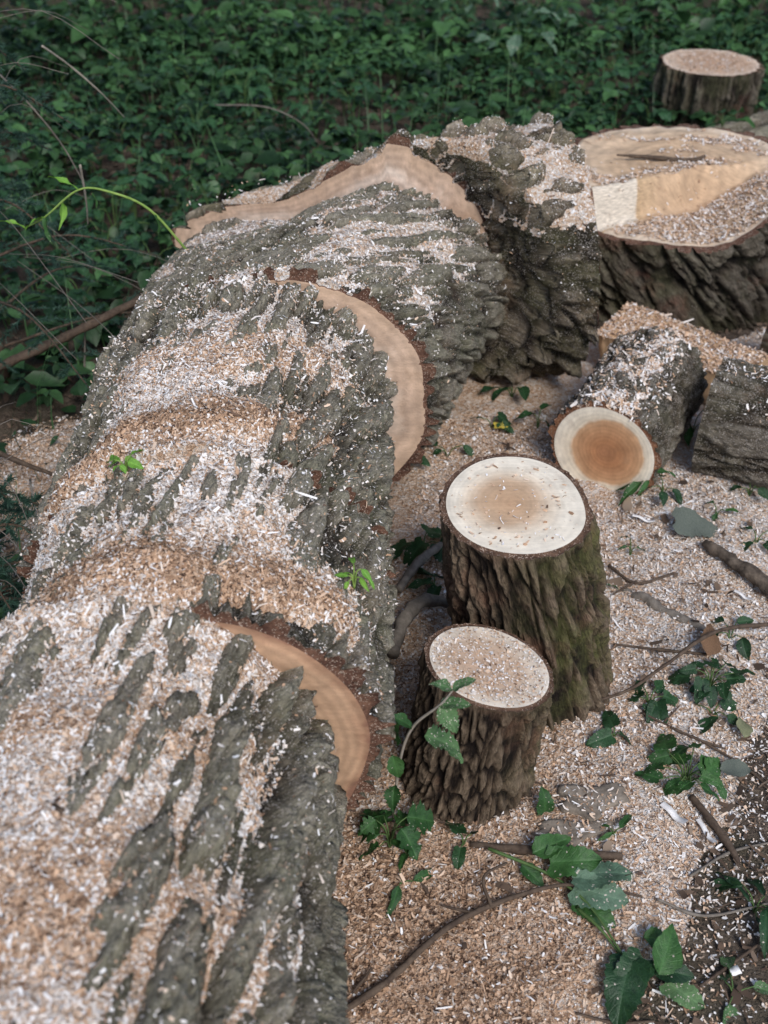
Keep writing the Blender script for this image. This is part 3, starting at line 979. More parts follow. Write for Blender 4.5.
# ------------------------------------------------------------------ leaves, stems
def leaf_mesh(name, L, W, n=7, serr=0.0, fold=.25, curl=.25, lobes=0, shape=1.0, heart=0.0, seed=0, crumple=.05):
    """leaf along +Y, base at the origin, blade in XY, wavy and a little crumpled"""
    V, A, U, Vv = [], [], [], []
    rl = random.Random(seed + 99)
    ph = rl.uniform(0, 6)
    bendx = rl.uniform(-.12, .12)
    for i in range(n + 1):
        t = i / n
        if heart:
            wv = W / 2 * max(0, (1 - t) ** .62 * min(1, (t + heart) ** .35) * 1.12) if t < 1 else 0
            wv *= 1.0 if t > .03 else .55
        else:
            wv = W / 2 * (math.sin(math.pi * t ** (.75 * shape)) ** .85 if 0 < t < 1 else 0.0)
        if lobes:
            wv *= .55 + .6 * abs(math.sin(lobes * math.pi * t + .3))
        for s_ in (-1, -.5, 0, .5, 1):
            ww = wv
            if serr and abs(s_) == 1:
                ww *= 1 + serr * (1 if (i + (s_ > 0)) % 2 else -1) + rl.uniform(-.04, .04)
            z = -curl * L * t * t + fold * ww * abs(s_) * (1 if abs(s_) == 1 else .7)
            z += crumple * math.sin(t * 9 + ph + s_ * 1.5) * abs(s_) + crumple * .5 * rl.uniform(-1, 1) * (0 if s_ == 0 else 1) * (1 if 0 < t < 1 else 0)
            back = (heart * .5 * abs(s_) ** 2 * (1 - t) ** 3) if heart else 0
            V.append((s_ * ww + bendx * t * t, L * (t - back) - (.05 * L * serr if i % 2 else 0), z))
            A.append(1 if s_ == 0 else .12 * (1 - abs(s_)))
            U.append(abs(s_))
            Vv.append(t)
    q = []
    for i in range(n):
        for k in range(4):
            a = i * 5 + k
            q.append((a, a + 1, a + 6, a + 5))
    return mesh_np(name, V, q, attrs={'rib': A, 'lu': U, 'lv': Vv})


def tube_mesh(name, pts, radii, k=6, seed=0, knob=0.0):
    pts = np.array(pts, float)
    n = len(pts)
    tg = norm(np.gradient(pts, axis=0))
    ref = V3(.3, .2, 1) if abs(tg[0, 2]) < .9 else V3(1, 0, .1)
    e1 = norm(np.cross(tg, ref))
    e2 = np.cross(tg, e1)
    rr = np.interp(np.linspace(0, 1, n), np.linspace(0, 1, len(radii)), radii)
    a = np.linspace(0, 2 * np.pi, k, endpoint=False)
    V = pts[:, None] + (np.cos(a)[None, :, None] * e1[:, None] + np.sin(a)[None, :, None] * e2[:, None]) * rr[:, None, None]
    if knob:
        V += (V - pts[:, None]) * (knob * vnoise(V[..., 0] / .015, V[..., 1] / .015, V[..., 2] / .015, seed))[..., None]
    q = grid_quads(n, k, True)
    V = np.concatenate([V.reshape(-1, 3), pts[:1], pts[-1:]])
    j = np.arange(k)
    tr = np.concatenate([np.stack([0 * j + n * k, (j + 1) % k, j], -1), np.stack([0 * j + n * k + 1, (n - 1) * k + j, (n - 1) * k + (j + 1) % k], -1)])
    return mesh_np(name, V, q, tr, {'h': np.full(len(V), .6), 'bu': V[:, 0] + V[:, 2], 'bv': V[:, 1]})


def bez(pts, n=14):
    """smooth curve through points"""
    pts = np.array(pts, float)
    if len(pts) == 2:
        pts = np.stack([pts[0], pts.mean(0), pts[1]])
    out = []
    P = np.concatenate([[2 * pts[0] - pts[1]], pts, [2 * pts[-1] - pts[-2]]])
    for i in range(1, len(P) - 2):
        for t in np.linspace(0, 1, n, endpoint=False):
            p0, p1, p2, p3 = P[i - 1:i + 3]
            out.append(.5 * ((2 * p1) + (-p0 + p2) * t + (2 * p0 - 5 * p1 + 4 * p2 - p3) * t * t + (-p0 + 3 * p1 - 3 * p2 + p3) * t ** 3))
    out.append(pts[-1])
    return np.array(out)


LEAF_DARK = mat_leaf('dark_leaf', (.011, .036, .015), (.028, .082, .026), .45, spots=.006)
LEAF_MID = mat_leaf('fresh_leaf', (.017, .06, .017), (.05, .135, .032), .5, spots=.006)
LEAF_BRIGHT = mat_leaf('young_leaf', (.10, .26, .03), (.22, .42, .06), .5)
LEAF_PALE = mat_leaf('pale_underside_leaf', (.075, .14, .085), (.115, .195, .125), .6, spots=.03)
LEAF_DUSTY = mat_leaf('dusty_leaf', (.05, .12, .04), (.11, .2, .08), .7, spots=.05)
LEAF_BACK = mat_leaf('undergrowth_leaf', (.009, .034, .014), (.042, .12, .046), .5)
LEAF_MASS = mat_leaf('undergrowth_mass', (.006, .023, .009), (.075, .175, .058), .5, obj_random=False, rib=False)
STEM = mat_plain('green_stem', (.05, .10, .03), (.10, .16, .05), 60, .6)
STEM_BRIGHT = mat_plain('young_stem', (.15, .25, .05), (.25, .35, .09), 60, .6)
TWIG = mat_plain('twig_bark', (.045, .03, .022), (.12, .085, .06), 70)
STICKBARK = mat_plain('stick_bark', (.03, .022, .017), (.16, .125, .095), 45, .9, 1)
TWIG_GREY = mat_plain('grey_twig', (.10, .085, .07), (.22, .19, .16), 70)
TWIG_PALE = mat_plain('pale_twig', (.22, .19, .15), (.36, .32, .27), 70)
DEADLEAF = mat_plain('dead_leaf', (.09, .05, .028), (.24, .14, .08), 50, .8)
DEADGREY = mat_plain('dead_grey_leaf', (.06, .075, .06), (.14, .155, .13), 50, .8)

LM = {
    'ovate': [leaf_mesh('ovate_leaf', 1, .58, 12, .05, .3, .25, seed=k) for k in range(4)],
    'serrate': [leaf_mesh('serrate_leaf', 1, .68, 18, .13, .25, .22, seed=k) for k in range(4)],
    'broad': [leaf_mesh('broad_leaf', 1, .95, 16, .06, .15, .25, heart=.18, seed=k) for k in range(4)],
    'narrow': [leaf_mesh('narrow_leaf', 1, .3, 8, .03, .3, .35, seed=k) for k in range(4)],
    'lobed': [leaf_mesh('lobed_leaf', 1, .9, 20, .09, .2, .25, lobes=3, seed=k) for k in range(4)],
}
_variants = {}


def leaf(kind, mat, parent, base, direction, size, roll=0.0, up=(0, 0, 1), label=None, name='leaf'):
    vi = random.randrange(4)
    key = (kind, mat.name, vi)
    if key not in _variants:
        me = LM[kind][vi].copy()
        me.materials.clear()
        me.materials.append(mat)
        _variants[key] = me
    if mat in (LEAF_MID, LEAF_DARK, LEAF_PALE):
        size *= .9
    o = bpy.data.objects.new(name, _variants[key])
    COL.objects.link(o)
    y = Vector(direction).normalized()
    z = Vector(up)
    x = y.cross(z)
    if x.length < 1e-3:
        x = Vector((1, 0, 0))
    x.normalize()
    z = x.cross(y)
    M = Matrix((x, y, z)).transposed().to_4x4() @ Matrix.Rotation(roll, 4, 'Y')
    M = M @ Matrix.Diagonal((size, size, size, 1))
    M.translation = Vector([float(v) for v in base])
    if parent is not None:
        o.parent = parent
        M = Matrix.Translation(-parent.location) @ M
    o.matrix_basis = M
    if label:
        o['label'] = label
    return o


def plant(name, label, cat, pos, leaves, kind, mat, size, height=.05, spread=.05, stem=STEM, group=None, rnd=None, droop=.1):
    """a little plant: stems from the base, a leaf at the end of each"""
    rnd = rnd or random
    pos = np.array([float(v) for v in pos])
    root = thing(name, pos, label, cat, group)
    a0 = rnd.uniform(0, 6.28)
    for i in range(leaves):
        a = a0 + i * 2.4 + rnd.uniform(-.3, .3)
        r = spread * rnd.uniform(.35, 1.0)
        hh = height * rnd.uniform(.55, 1.1)
        tip = pos + V3(math.cos(a) * r, math.sin(a) * r, hh)
        mid = pos + V3(math.cos(a) * r * .35, math.sin(a) * r * .35, hh * .75)
        link('stem', tube_mesh('stem', bez([pos - V3(0, 0, .01), mid, tip], 4), [.0016, .0009], 4), stem, root)
        a2 = a + rnd.uniform(-1.1, 1.1)
        leaf(kind, mat, root, tip, (math.cos(a2), math.sin(a2), rnd.uniform(-.5, .3) - droop), size * rnd.uniform(.55, 1.2), rnd.uniform(-.6, .6))
    return root


def gp(px, py, dz=0.0):
    """ground point surveyed from the photograph"""
    p = at(px, py, .012)
    p[2] = float(gtop(p[0], p[1])) + dz
    return p


# plants among the stumps
P_ = [
    ('seedling', 'glossy ovate seedling beside the right end of the short log', (690, 440), 5, 'ovate', LEAF_MID, .055, .06, .04),
    ('seedling', 'upright seedling growing in front of the two-tone log end', (640, 500), 6, 'narrow', LEAF_MID, .07, .06, .03),
    ('seedling', 'leafy seedling right of the two-tone log end, lower leaves near the ground', (662, 498), 4, 'ovate', LEAF_DARK, .05, .03, .045),
    ('seedling', 'small two-leaved seedling behind the tall stump near the butt section', (447, 458), 3, 'ovate', LEAF_DARK, .05, .03, .04),
    ('seedling', 'round-leaved seedling under the butt section beside a yellow leaf', (492, 430), 3, 'broad', LEAF_DARK, .05, .03, .03),
    ('seedling', 'dark seedling left of the two-tone log end', (537, 432), 3, 'ovate', LEAF_DARK, .05, .05, .03),
    ('seedling', 'dark seedling in the hollow under the butt section', (512, 400), 4, 'ovate', LEAF_DARK, .06, .04, .04),
    ('seedling', 'dark seedling at the foot of the fourth log section', (405, 462), 3, 'ovate', LEAF_DARK, .06, .05, .03),
    ('ground_plant', 'dark leaves between the log and the tall stump, farther clump', (423, 556), 4, 'broad', LEAF_DARK, .075, .04, .04),
    ('ground_plant', 'dark leaves between the log and the tall stump, nearer clump', (434, 598), 3, 'broad', LEAF_DARK, .08, .04, .03),
    ('ground_plant', 'heap of glossy dark green leaves on the right, largest plant among the chips', (685, 785), 16, 'broad', LEAF_MID, .058, .035, .06),
    ('ground_plant', 'dense dark leafy plant below the brown curled leaf', (708, 692), 14, 'broad', LEAF_DARK, .046, .035, .042),
    ('ground_plant', 'leafy plant right of the foot of the tall stump', (648, 708), 8, 'broad', LEAF_DARK, .05, .02, .028),
    ('ground_plant', 'low leaves at the right foot of the tall stump', (613, 742), 3, 'broad', LEAF_DARK, .045, .012, .015),
    ('ground_plant', 'small plant with a yellowing leaf near the right edge', (713, 715), 4, 'ovate', LEAF_DARK, .05, .02, .035),
    ('ground_plant', 'serrated bright green plant at the foot of the log beside the short stump', (390, 850), 9, 'lobed', LEAF_MID, .055, .05, .03),
    ('ground_plant', 'small leaves in the chips left below the short stump', (463, 850), 3, 'broad', LEAF_DARK, .05, .02, .02),
    ('ground_plant', 'tiny green sprig lying on the chips left of the long twig', (402, 888), 3, 'narrow', LEAF_MID, .05, .01, .02),
    ('seedling', 'tiny seedling in chips above the crumpled grey leaf', (715, 520), 3, 'ovate', LEAF_MID, .04, .02, .02),
    ('seedling', 'low seedling at the right edge above the thick stick', (748, 500), 4, 'ovate', LEAF_DARK, .05, .03, .04),
    ('seedling', 'low seedling at the right edge beyond the thick stick', (755, 545), 4, 'ovate', LEAF_DARK, .05, .02, .04),
    ('seedling', 'seedling in the chips just left of the crumpled grey leaf', (630, 555), 3, 'narrow', LEAF_MID, .04, .03, .02),
    ('seedling', 'seedling beside the stick, right of the tall stump', (598, 590), 3, 'ovate', LEAF_DUSTY, .04, .02, .02),
    ('seedling', 'green seedling near the end of the half-buried stick', (730, 640), 4, 'ovate', LEAF_DARK, .05, .02, .03),
    ('seedling', 'narrow-leaved seedling low at the right of the short stump', (612, 842), 3, 'narrow', LEAF_MID, .045, .02, .012),
    ('ground_plant', 'dark tuft of leaves on the litter at the lower right edge', (756, 905), 6, 'narrow', LEAF_DARK, .07, .03, .03),
    ('ground_plant', 'small leaves on the brown litter at the bottom right corner', (735, 990), 4, 'ovate', LEAF_DUSTY, .05, .015, .035),
]
for (nm, lb, px, nl, kd, mt, sz, hh, sp) in P_:
    plant(nm, lb, 'plant', gp(*px), nl, kd, mt, sz, hh, sp)


def on_log(sec, px, py):
    """nearest point of a section to a pixel ray"""
    d = norm(at(px, py, 0) - V3(0, 0, CAM_H))
    v = sec['P'] - V3(0, 0, CAM_H)
    tt = v @ d
    dist = np.linalg.norm(v - tt[..., None] * d, axis=-1)
    k = np.argmin(dist + (tt - tt.min()) * .15)
    return sec['P'].reshape(-1, 3)[k]


plant('seedling', 'bright green sprout growing on the right side of the log', 'plant', on_log(s2, 355, 590) + [0, 0, .012], 6, 'narrow', LEAF_BRIGHT, .035, .025, .014, STEM_BRIGHT)
plant('seedling', 'bright green sprout growing on the left side of the log', 'plant', on_log(s3, 130, 497) + [0, 0, .012], 7, 'ovate', LEAF_BRIGHT, .026, .022, .016, STEM_BRIGHT)

# ---- leaf sprigs in the foreground
def sprig(name, label, stem_pts, radii, leaves, stem_mat, cat='sprig'):
    pts = np.array(stem_pts, float)
    root = thing(name, (pts[0][0], pts[0][1], 0), label, cat)
    link('stem', tube_mesh('stem', bez(pts, 6), radii, 6), stem_mat, root)
    for (b, dr, sz, kd, mt, ro) in leaves:
        leaf(kd, mt, root, b, dr, sz, ro)
    return root


def d2(p, q): return tuple((q - p))


A = gp(487, 862, .02); B = gp(545, 885, .02); C_ = gp(585, 915, .02); Dd = gp(622, 968, .025)
sprig('leafy_twig', 'cut twig with broad green and grey-green leaves lying on the chips at the lower right', [A, B, C_, Dd], [.003, .0022, .0016],
      [(gp(548, 878, .03), d2(gp(548, 878), gp(597, 885)) + V3(0, 0, .02), .085, 'broad', LEAF_MID, .3),
       (gp(570, 892, .03), d2(gp(570, 892), gp(640, 880)) + V3(0, 0, .005), .105, 'broad', LEAF_PALE, -.2),
       (gp(572, 900, .025), d2(gp(572, 900), gp(628, 918)), .09, 'broad', LEAF_PALE, .35),
       (gp(578, 908, .012), d2(gp(578, 908), gp(610, 935)), .07, 'broad', LEAF_MID, .2),
       (gp(520, 875, .015), d2(gp(520, 875), gp(540, 893)), .05, 'ovate', LEAF_MID, .1),
       (gp(530, 870, .03), d2(gp(530, 870), gp(578, 852)) + V3(0, 0, .02), .075, 'ovate', LEAF_MID, .1)], STEM)
E0 = gp(575, 915, .01); E1 = gp(622, 965, .012)
sprig('leafy_twig', 'sprig with dark glossy broad leaves at the bottom right, nearest the viewer', [E0, (E0 + E1) / 2 + V3(0, 0, .01), E1], [.0028, .0018],
      [(gp(628, 972, .03), d2(gp(655, 955), gp(640, 1005)), .10, 'broad', LEAF_DARK, .1),
       (gp(640, 970, .035), d2(gp(640, 970), gp(612, 1000)), .08, 'broad', LEAF_DARK, -.2),
       (gp(655, 985, .04), d2(gp(655, 985), gp(678, 940)) + V3(0, 0, .03), .085, 'ovate', LEAF_MID, .4),
       (gp(650, 975, .03), d2(gp(650, 975), gp(700, 985)), .07, 'ovate', LEAF_DARK, .2),
       (gp(665, 985, .02), d2(gp(665, 985), gp(705, 1010)), .06, 'broad', LEAF_DUSTY, .1),
       (gp(640, 950, .03), d2(gp(640, 960), gp(665, 958)), .06, 'ovate', LEAF_MID, .2)], STEM)
# sprig leaning before the short stump


def aty(px, py, Y):
    """point of a pixel ray at distance Y in front of the viewer"""
    d = at(px, py, 0) - V3(0, 0, CAM_H)
    return V3(0, 0, CAM_H) + d * (Y / d[1])


B0 = gp(393, 822, -.01)
B1, B2, B3, B4 = aty(399, 765, 1.05), aty(412, 728, 1.03), aty(440, 705, 1.02), aty(453, 690, 1.02)
sprig('leafy_twig', 'dusty leafy sprig leaning across the left side of the short stump', [B0, B1, B2, B3, B4], [.003, .0024, .002, .0012],
      [(B3, (.05, -.01, .02), .042, 'ovate', LEAF_DUSTY, 0), (B3, (.03, -.03, -.03), .045, 'serrate', LEAF_DUSTY, .3), (aty(425, 735, 1.02), (.06, 0, -.03), .065, 'serrate', LEAF_DUSTY, 0),
       (aty(445, 745, 1.02), (.05, -.01, -.04), .042, 'ovate', LEAF_DUSTY, 0), (B2, (-.03, 0, .04), .045, 'ovate', LEAF_MID, 0), (aty(397, 720, 1.03), (-.01, -.01, -.06), .055, 'serrate', LEAF_MID, .2),
       (aty(393, 755, 1.04), (.01, -.02, -.05), .05, 'ovate', LEAF_MID, .2), (B4, (-.04, 0, .03), .035, 'ovate', LEAF_DUSTY, 0), (B4, (.03, 0, .03), .035, 'ovate', LEAF_DUSTY, 0), (aty(395, 785, 1.05), (-.01, -.04, -.02), .045, 'serrate', LEAF_MID, .4)], TWIG_PALE)
leaf('broad', LEAF_MID, None, at(545, 812, .03), (0, .01, .06), .05, .3, up=(0, -1, .2))
o = bpy.context.scene.collection.objects[-1]
o.name = 'fallen_leaf'
tag(o, 'single green leaf standing against the foot of the short stump', 'leaf')

# arching bright shoot over the left of the log
a0 = at(190, 254, .47); a1 = at(150, 210, .58); a2 = at(110, 192, .63); a3 = at(78, 190, .63); a4 = at(45, 217, .57); a5 = at(25, 228, .53)
sprig('arching_shoot', 'pale green shoot arching over the undergrowth left of the log', [a0, a1, a2, a3, a4, a5], [.0032, .0028, .0022, .0014],
      [(a3, (-.03, 0, .03), .06, 'narrow', LEAF_BRIGHT, 0), (at(62, 200, .6), (.0, 0, -.05), .06, 'narrow', LEAF_BRIGHT, .5), (a4, (-.05, 0, -.01), .05, 'narrow', LEAF_BRIGHT, .2),
       (a4, (-.01, 0, -.06), .06, 'narrow', LEAF_MID, .4), (a5, (-.04, 0, .03), .05, 'narrow', LEAF_BRIGHT, .1), (at(92, 193, .63), (.02, 0, -.05), .045, 'narrow', LEAF_MID, .1),
       (at(155, 215, .57), (.02, 0, -.07), .06, 'narrow', LEAF_MID, .2)], STEM_BRIGHT, 'shoot')

# ------------------------------------------------------------------ sticks and branches
def stick(name, label, pts, radii, mat, cat='stick', side=(), knob=.25, k=7):
    pts = [np.array(p, float) for p in pts]
    root = thing(name, (pts[0][0], pts[0][1], 0), label, cat)
    link('shaft', tube_mesh('shaft', bez(pts, 12), radii, k, 3, knob), mat, root)
    for (sp, sr) in side:
        link('side_twig', tube_mesh('side_twig', bez(sp, 8), sr, 5, 4, knob), mat, root)
    return root


stick('long_twig', 'long thin brown twig curving over the chips at the bottom centre', [gp(332, 1024, .01), gp(385, 992, .012), gp(450, 935, .014), gp(520, 906, .02), gp(575, 898, .025), gp(640, 905, .01)],
      [.0055, .005, .0042, .003, .0022], TWIG, 'twig', [([gp(490, 918, .014), gp(482, 895, .03), gp(505, 880, .03)], [.003, .002]), ([gp(475, 924, .012), gp(440, 915, .012)], [.003, .0015])])
stick('dead_stick', 'thin dark stick lying behind the foreground leaves', [gp(470, 852, .006), gp(540, 860, .012), gp(620, 866, .008)], [.005, .008, .006], TWIG)
stick('dead_stick', 'thick rough stick running off the right edge below the crumpled grey leaf', [gp(702, 553, .012), gp(735, 575, .018), gp(800, 615, .02)], [.011, .014, .015], STICKBARK, k=14, knob=.5)
stick('dead_stick', 'half-buried grey stick covered with chips right of the tall stump', [gp(622, 592, -.002), gp(660, 612, .002), gp(706, 638, -.001)], [.008, .012, .010], TWIG_GREY, k=12, knob=.6)
stick('dead_stick', 'forked thin twig lying above the half-buried grey stick', [gp(608, 570, .008), gp(635, 590, .012), gp(672, 580, .012)], [.004, .003, .003], TWIG, side=[([gp(635, 588, .012), gp(612, 600, .01)], [.003, .002])])
stick('dead_stick', 'thin twig pointing at the brown curled leaf', [gp(612, 652, .006), gp(660, 657, .008), gp(705, 664, .012)], [.002, .003, .003], TWIG)
stick('dead_stick', 'slanting twig leaning over the dark leafy plants on the right', [gp(560, 715, .004), gp(620, 708, .03), gp(660, 690, .05), gp(712, 655, .05), gp(790, 630, .03)], [.002, .003, .004, .004], TWIG)
stick('dead_stick', 'dark curved branch behind the short stump', [gp(392, 680, .06), gp(405, 645, .07), gp(425, 626, .06), gp(450, 618, .03)], [.012, .014, .013, .010], TWIG_GREY, 'branch', k=9)
stick('dead_stick', 'grey branch stub between the log and the tall stump', [gp(398, 605, .03), gp(418, 582, .04), gp(440, 562, .03)], [.009, .010, .008], TWIG_GREY, 'branch', k=9)
stick('dead_stick', 'bark-coloured stick on the brown litter at the right edge', [gp(690, 800, .006), gp(725, 838, .012), gp(740, 860, .006)], [.006, .007, .004], TWIG, k=8)
for (lb, pts) in (('thin tan stem on the litter at the far lower right', ((690, 875), (730, 850), (775, 838))),
                  ('brown stem crossing the litter below the tan one', ((655, 905), (705, 915), (770, 900))),
                  ('thin stem at the bottom right running to the corner', ((700, 985), (735, 960), (775, 930))),
                  ('dark twig scrap at the very bottom centre', ((575, 1014), (615, 1020), (655, 1019))),
                  ('dark twig scrap beside the bottom of the front log section', ((352, 1000), (365, 985), (372, 975))),
                  ('curved dry stem right of the heap of glossy leaves', ((690, 740), (745, 765), (775, 790))),
                  ('thin dark stem between two small plants on the right', ((640, 720), (690, 742), (725, 750)))):
    stick('dry_stem', lb, [gp(*p, .008) for p in pts], [.002, .0028, .0018], TWIG_GREY if 'tan' in lb else TWIG, 'stem', k=5)
stick('fallen_branch', 'bare brown branch slanting from the left edge up to the log', [at(-60, 392, .16), at(0, 366, .17), at(80, 330, .2), at(165, 286, .25)], [.013, .012, .011, .010], TWIG, 'branch')
stick('fallen_branch', 'thin dark branch at the left edge above the sawdust patch', [at(-30, 440, .12), at(20, 462, .1), at(62, 478, .06)], [.006, .006, .004], TWIG, 'branch')
stick('dead_stick', 'thin brown twig lying on top of the broad stump', [at(617, 155, .375), at(645, 157, .37), at(690, 160, .37), at(705, 156, .375)], [.003, .006, .006, .004], TWIG)
stick('dead_stick', 'dark wet stick lying on the front log section at the left edge', [on_log(s1, 2, 815) + [-.05, 0, .022], on_log(s1, 30, 808) + [0, 0, .02], on_log(s1, 64, 815) + [0, 0, .006]], [.006, .007, .004], TWIG)

# dead leaves and bark flakes that can be told apart
def curled(name, label, cat, pos, size, mat, kind='broad', direction=(1, .3, .1), roll=.4):
    leaf(kind, mat, None, pos, direction, size, roll, name=name)
    return tag(COL.objects[-1], label, cat)


curled('curled_leaf', 'brown curled dead leaf on the slanting twig at the right', 'dead leaf', gp(703, 668, .02), .075, DEADLEAF, 'ovate', (.5, 1, .35), .5)
curled('crumpled_leaf', 'crumpled grey-green leaf lying beside the thick stick', 'dead leaf', gp(672, 538, .03), .10, DEADGREY, 'broad', (1, -.1, -.1), .35)
curled('yellow_leaf', 'small yellow leaf under the butt section', 'dead leaf', gp(494, 434, .018), .035, mat_plain('yellow_leaf', (.4, .3, .04), (.5, .4, .08)), 'broad', (1, 0, .1), .2)
curled('dead_leaf', 'pale olive leaf on the litter at the right edge', 'dead leaf', gp(742, 742, .02), .05, mat_plain('olive_leaf', (.16, .17, .09), (.24, .24, .14)), 'ovate', (.3, 1, .1), .3)
curled('dead_leaf', 'grey-green fallen leaf right of the heap of glossy leaves', 'dead leaf', gp(718, 775, .02), .06, DEADGREY, 'ovate', (1, 0, 0), .2)


FLAKE = mat_plain('flake_bark', (.12, .1, .08), (.30, .25, .2), 40, .95, 1)

FLCH = []


def flake(label, px, a, b, rot):
    p = gp(*px, .0)
    n = 22
    ang = np.linspace(0, 2 * np.pi, n, endpoint=False)
    rr = 1 + .22 * np.sin(ang * 3 + rot * 9) + .14 * np.sin(ang * 5 + rot * 31) + .10 * np.random.default_rng(int(px[0])).normal(0, 1, n)
    ca, sa = math.cos(rot), math.sin(rot)
    x, y = np.cos(ang) * a * rr, np.sin(ang) * b * rr
    X, Y = p[0] + x * ca - y * sa, p[1] + x * sa + y * ca
    lv_ = [np.stack([X, Y, X * 0 + p[2] - .01], -1), np.stack([X, Y, p[2] + .008 + .002 * np.sin(ang * 4)], -1), np.stack([p[0] + (X - p[0]) * .8, p[1] + (Y - p[1]) * .8, X * 0 + p[2] + .0095], -1)]
    V = np.concatenate([np.stack(lv_).reshape(-1, 3), [[p[0], p[1], p[2] + .010]]])
    j = np.arange(n)
    tr = np.stack([0 * j + 3 * n, 2 * n + j, 2 * n + (j + 1) % n], -1)
    o = link('bark_flake', mesh_np('bark_flake', V, grid_quads(3, n, True), tr), FLAKE)
    tag(o, label, 'bark')
    k = 110
    fr = np.sqrt(rng.random(k)) * 1.05
    ii = rng.integers(0, n, k)
    FLCH.append(np.stack([p[0] + (X[ii] - p[0]) * fr, p[1] + (Y[ii] - p[1]) * fr, np.full(k, p[2] + .0105)], -1))


flake('flat grey bark flake right of the short stump', (590, 808), .055, .030, .1)
flake('flat grey bark flake behind the foreground leaves', (572, 838), .07, .022, .15)
Q = np.concatenate(FLCH)
chips(Q, np.repeat(V3(0, 0, 1)[None], len(Q), 0), tones(len(Q), np.full(len(Q), .3), .5), 'chips scattered over the grey bark flakes near the short stump', L0=.0055)

# long white shavings
def shaving(label, px, L, W, rot, z=None, sec=None):
    p = gp(*px, .01) if sec is None else on_log(sec, *px) + V3(0, 0, .006)
    n = 8
    t = np.linspace(-.5, .5, n)
    V = []
    for s in (-.5, .5):
        for dz in (0, .0012):
            V.append(np.stack([p[0] + t * L * math.cos(rot) - s * W * math.sin(rot), p[1] + t * L * math.sin(rot) + s * W * math.cos(rot), p[2] + dz + .16 * L * t * t * 2 + .05 * L * np.sin(t * 9)], -1))
    V = np.stack([V[0], V[2], V[3], V[1]], 1)
    o = link('wood_shaving', mesh_np('wood_shaving', V, grid_quads(n, 4, True), attrs={'tone': np.full(n * 4, .97)}), CHIPM)
    tag(o, label, 'wood shaving')


for (lb, px, L, W, r_) in (('long white shaving standing out in the litter below the heap of leaves', (706, 832), .05, .008, 1.9),
                           ('white shaving in the litter left of the long one', (672, 820), .05, .012, 2.2),
                           ('thin white shaving near the thick stick at the right', (742, 600), .04, .007, 2.3),
                           ('white splinter in the chips above the crumpled leaf', (642, 528), .05, .008, 2.6),
                           ('small white shaving left of the sprig with dark leaves', (655, 938), .03, .010, 2.4),
                           ('square white chip on the litter at the right edge', (735, 970), .016, .013, .3)):
    shaving(lb, px, L, W, r_)

# ------------------------------------------------------------------ litter: brown leaf scraps and twig bits (uncountable)
n = 30000
X = rng.uniform(-1.6, 1.9, n)
Y = rng.uniform(.3, 5, n)
dm = dustmask(X, Y)
sel = ((dm < .004) | (rng.random(n) < .05 + .35 * sstep(.1, .7, X))) & ~in_log(X, Y)
X, Y = X[sel], Y[sel]
n = len(X)
Lc = .010 * np.exp(rng.normal(0, .5, n))
Vc, q = chip_arrays(np.stack([X, Y, gtop(X, Y) + .006], -1), np.repeat(V3(0, 0, 1)[None], n, 0), Lc, Lc * rng.uniform(.12, .75, n), .35)
g = G('leaf_litter')
cc = g.ramp(g.attr('tone'), [(0, (.03, .02, .015)), (.4, (.10, .066, .045)), (.75, (.18, .13, .095)), (1, (.30, .23, .17))])
LIT = g.done(cc, .85, .25)
o = link('leaf_litter', mesh_np('leaf_litter', Vc, q, attrs={'tone': np.repeat(rng.beta(2, 2.5, n), 6)}, smooth=False), LIT)
tag(o, 'brown leaf scraps littering the bare soil', 'litter', None, 'stuff')

n = 2600
X = rng.uniform(.1, 1.9, n)
Y = rng.uniform(.5, 3, n)
sel = (rng.random(n) < np.where(dustmask(X, Y) < .004, 1, .16)) & ~in_log(X, Y)
X, Y = X[sel], Y[sel]
n = len(X)
Lc = .02 * np.exp(rng.normal(.3, .55, n))
Vc, q = chip_arrays(np.stack([X, Y, gtop(X, Y) + .008], -1), np.repeat(V3(0, 0, 1)[None], n, 0), Lc, .0022 * np.exp(rng.normal(0, .35, n)), .25)
o = link('twig_litter', mesh_np('twig_litter', Vc, q, attrs={'tone': np.repeat(rng.beta(1.4, 2.5, n), 6)}, smooth=False), LIT)
tag(o, 'broken twigs and stalks scattered over the litter at the right', 'litter', None, 'stuff')

# ------------------------------------------------------------------ undergrowth
def veg(x, y):
    """density of undergrowth 0..1"""
    n1 = fbm(x / .5, y / .5, None, 3, 110)
    back = sstep(2.75, 3.15, y - .35 * np.clip(x, 0, 3) * 0 + .25 * n1)
    left = sstep(-.62, -.85, x + .08 * n1)
    patch = sstep(.18, .36, np.hypot((x + .74), (y - 1.98) / 1.25))
    near_left = left * np.where(y < 2.75, .12 + .88 * patch, 1)
    m = np.maximum(back, near_left)
    rt = sstep(.95, 1.6, x) * sstep(.6, 1.2, y) * .25
    m = np.maximum(m, rt)
    return m * (.5 + .5 * sstep(-.4, .2, n1)) * ~in_log(x, y, .02)


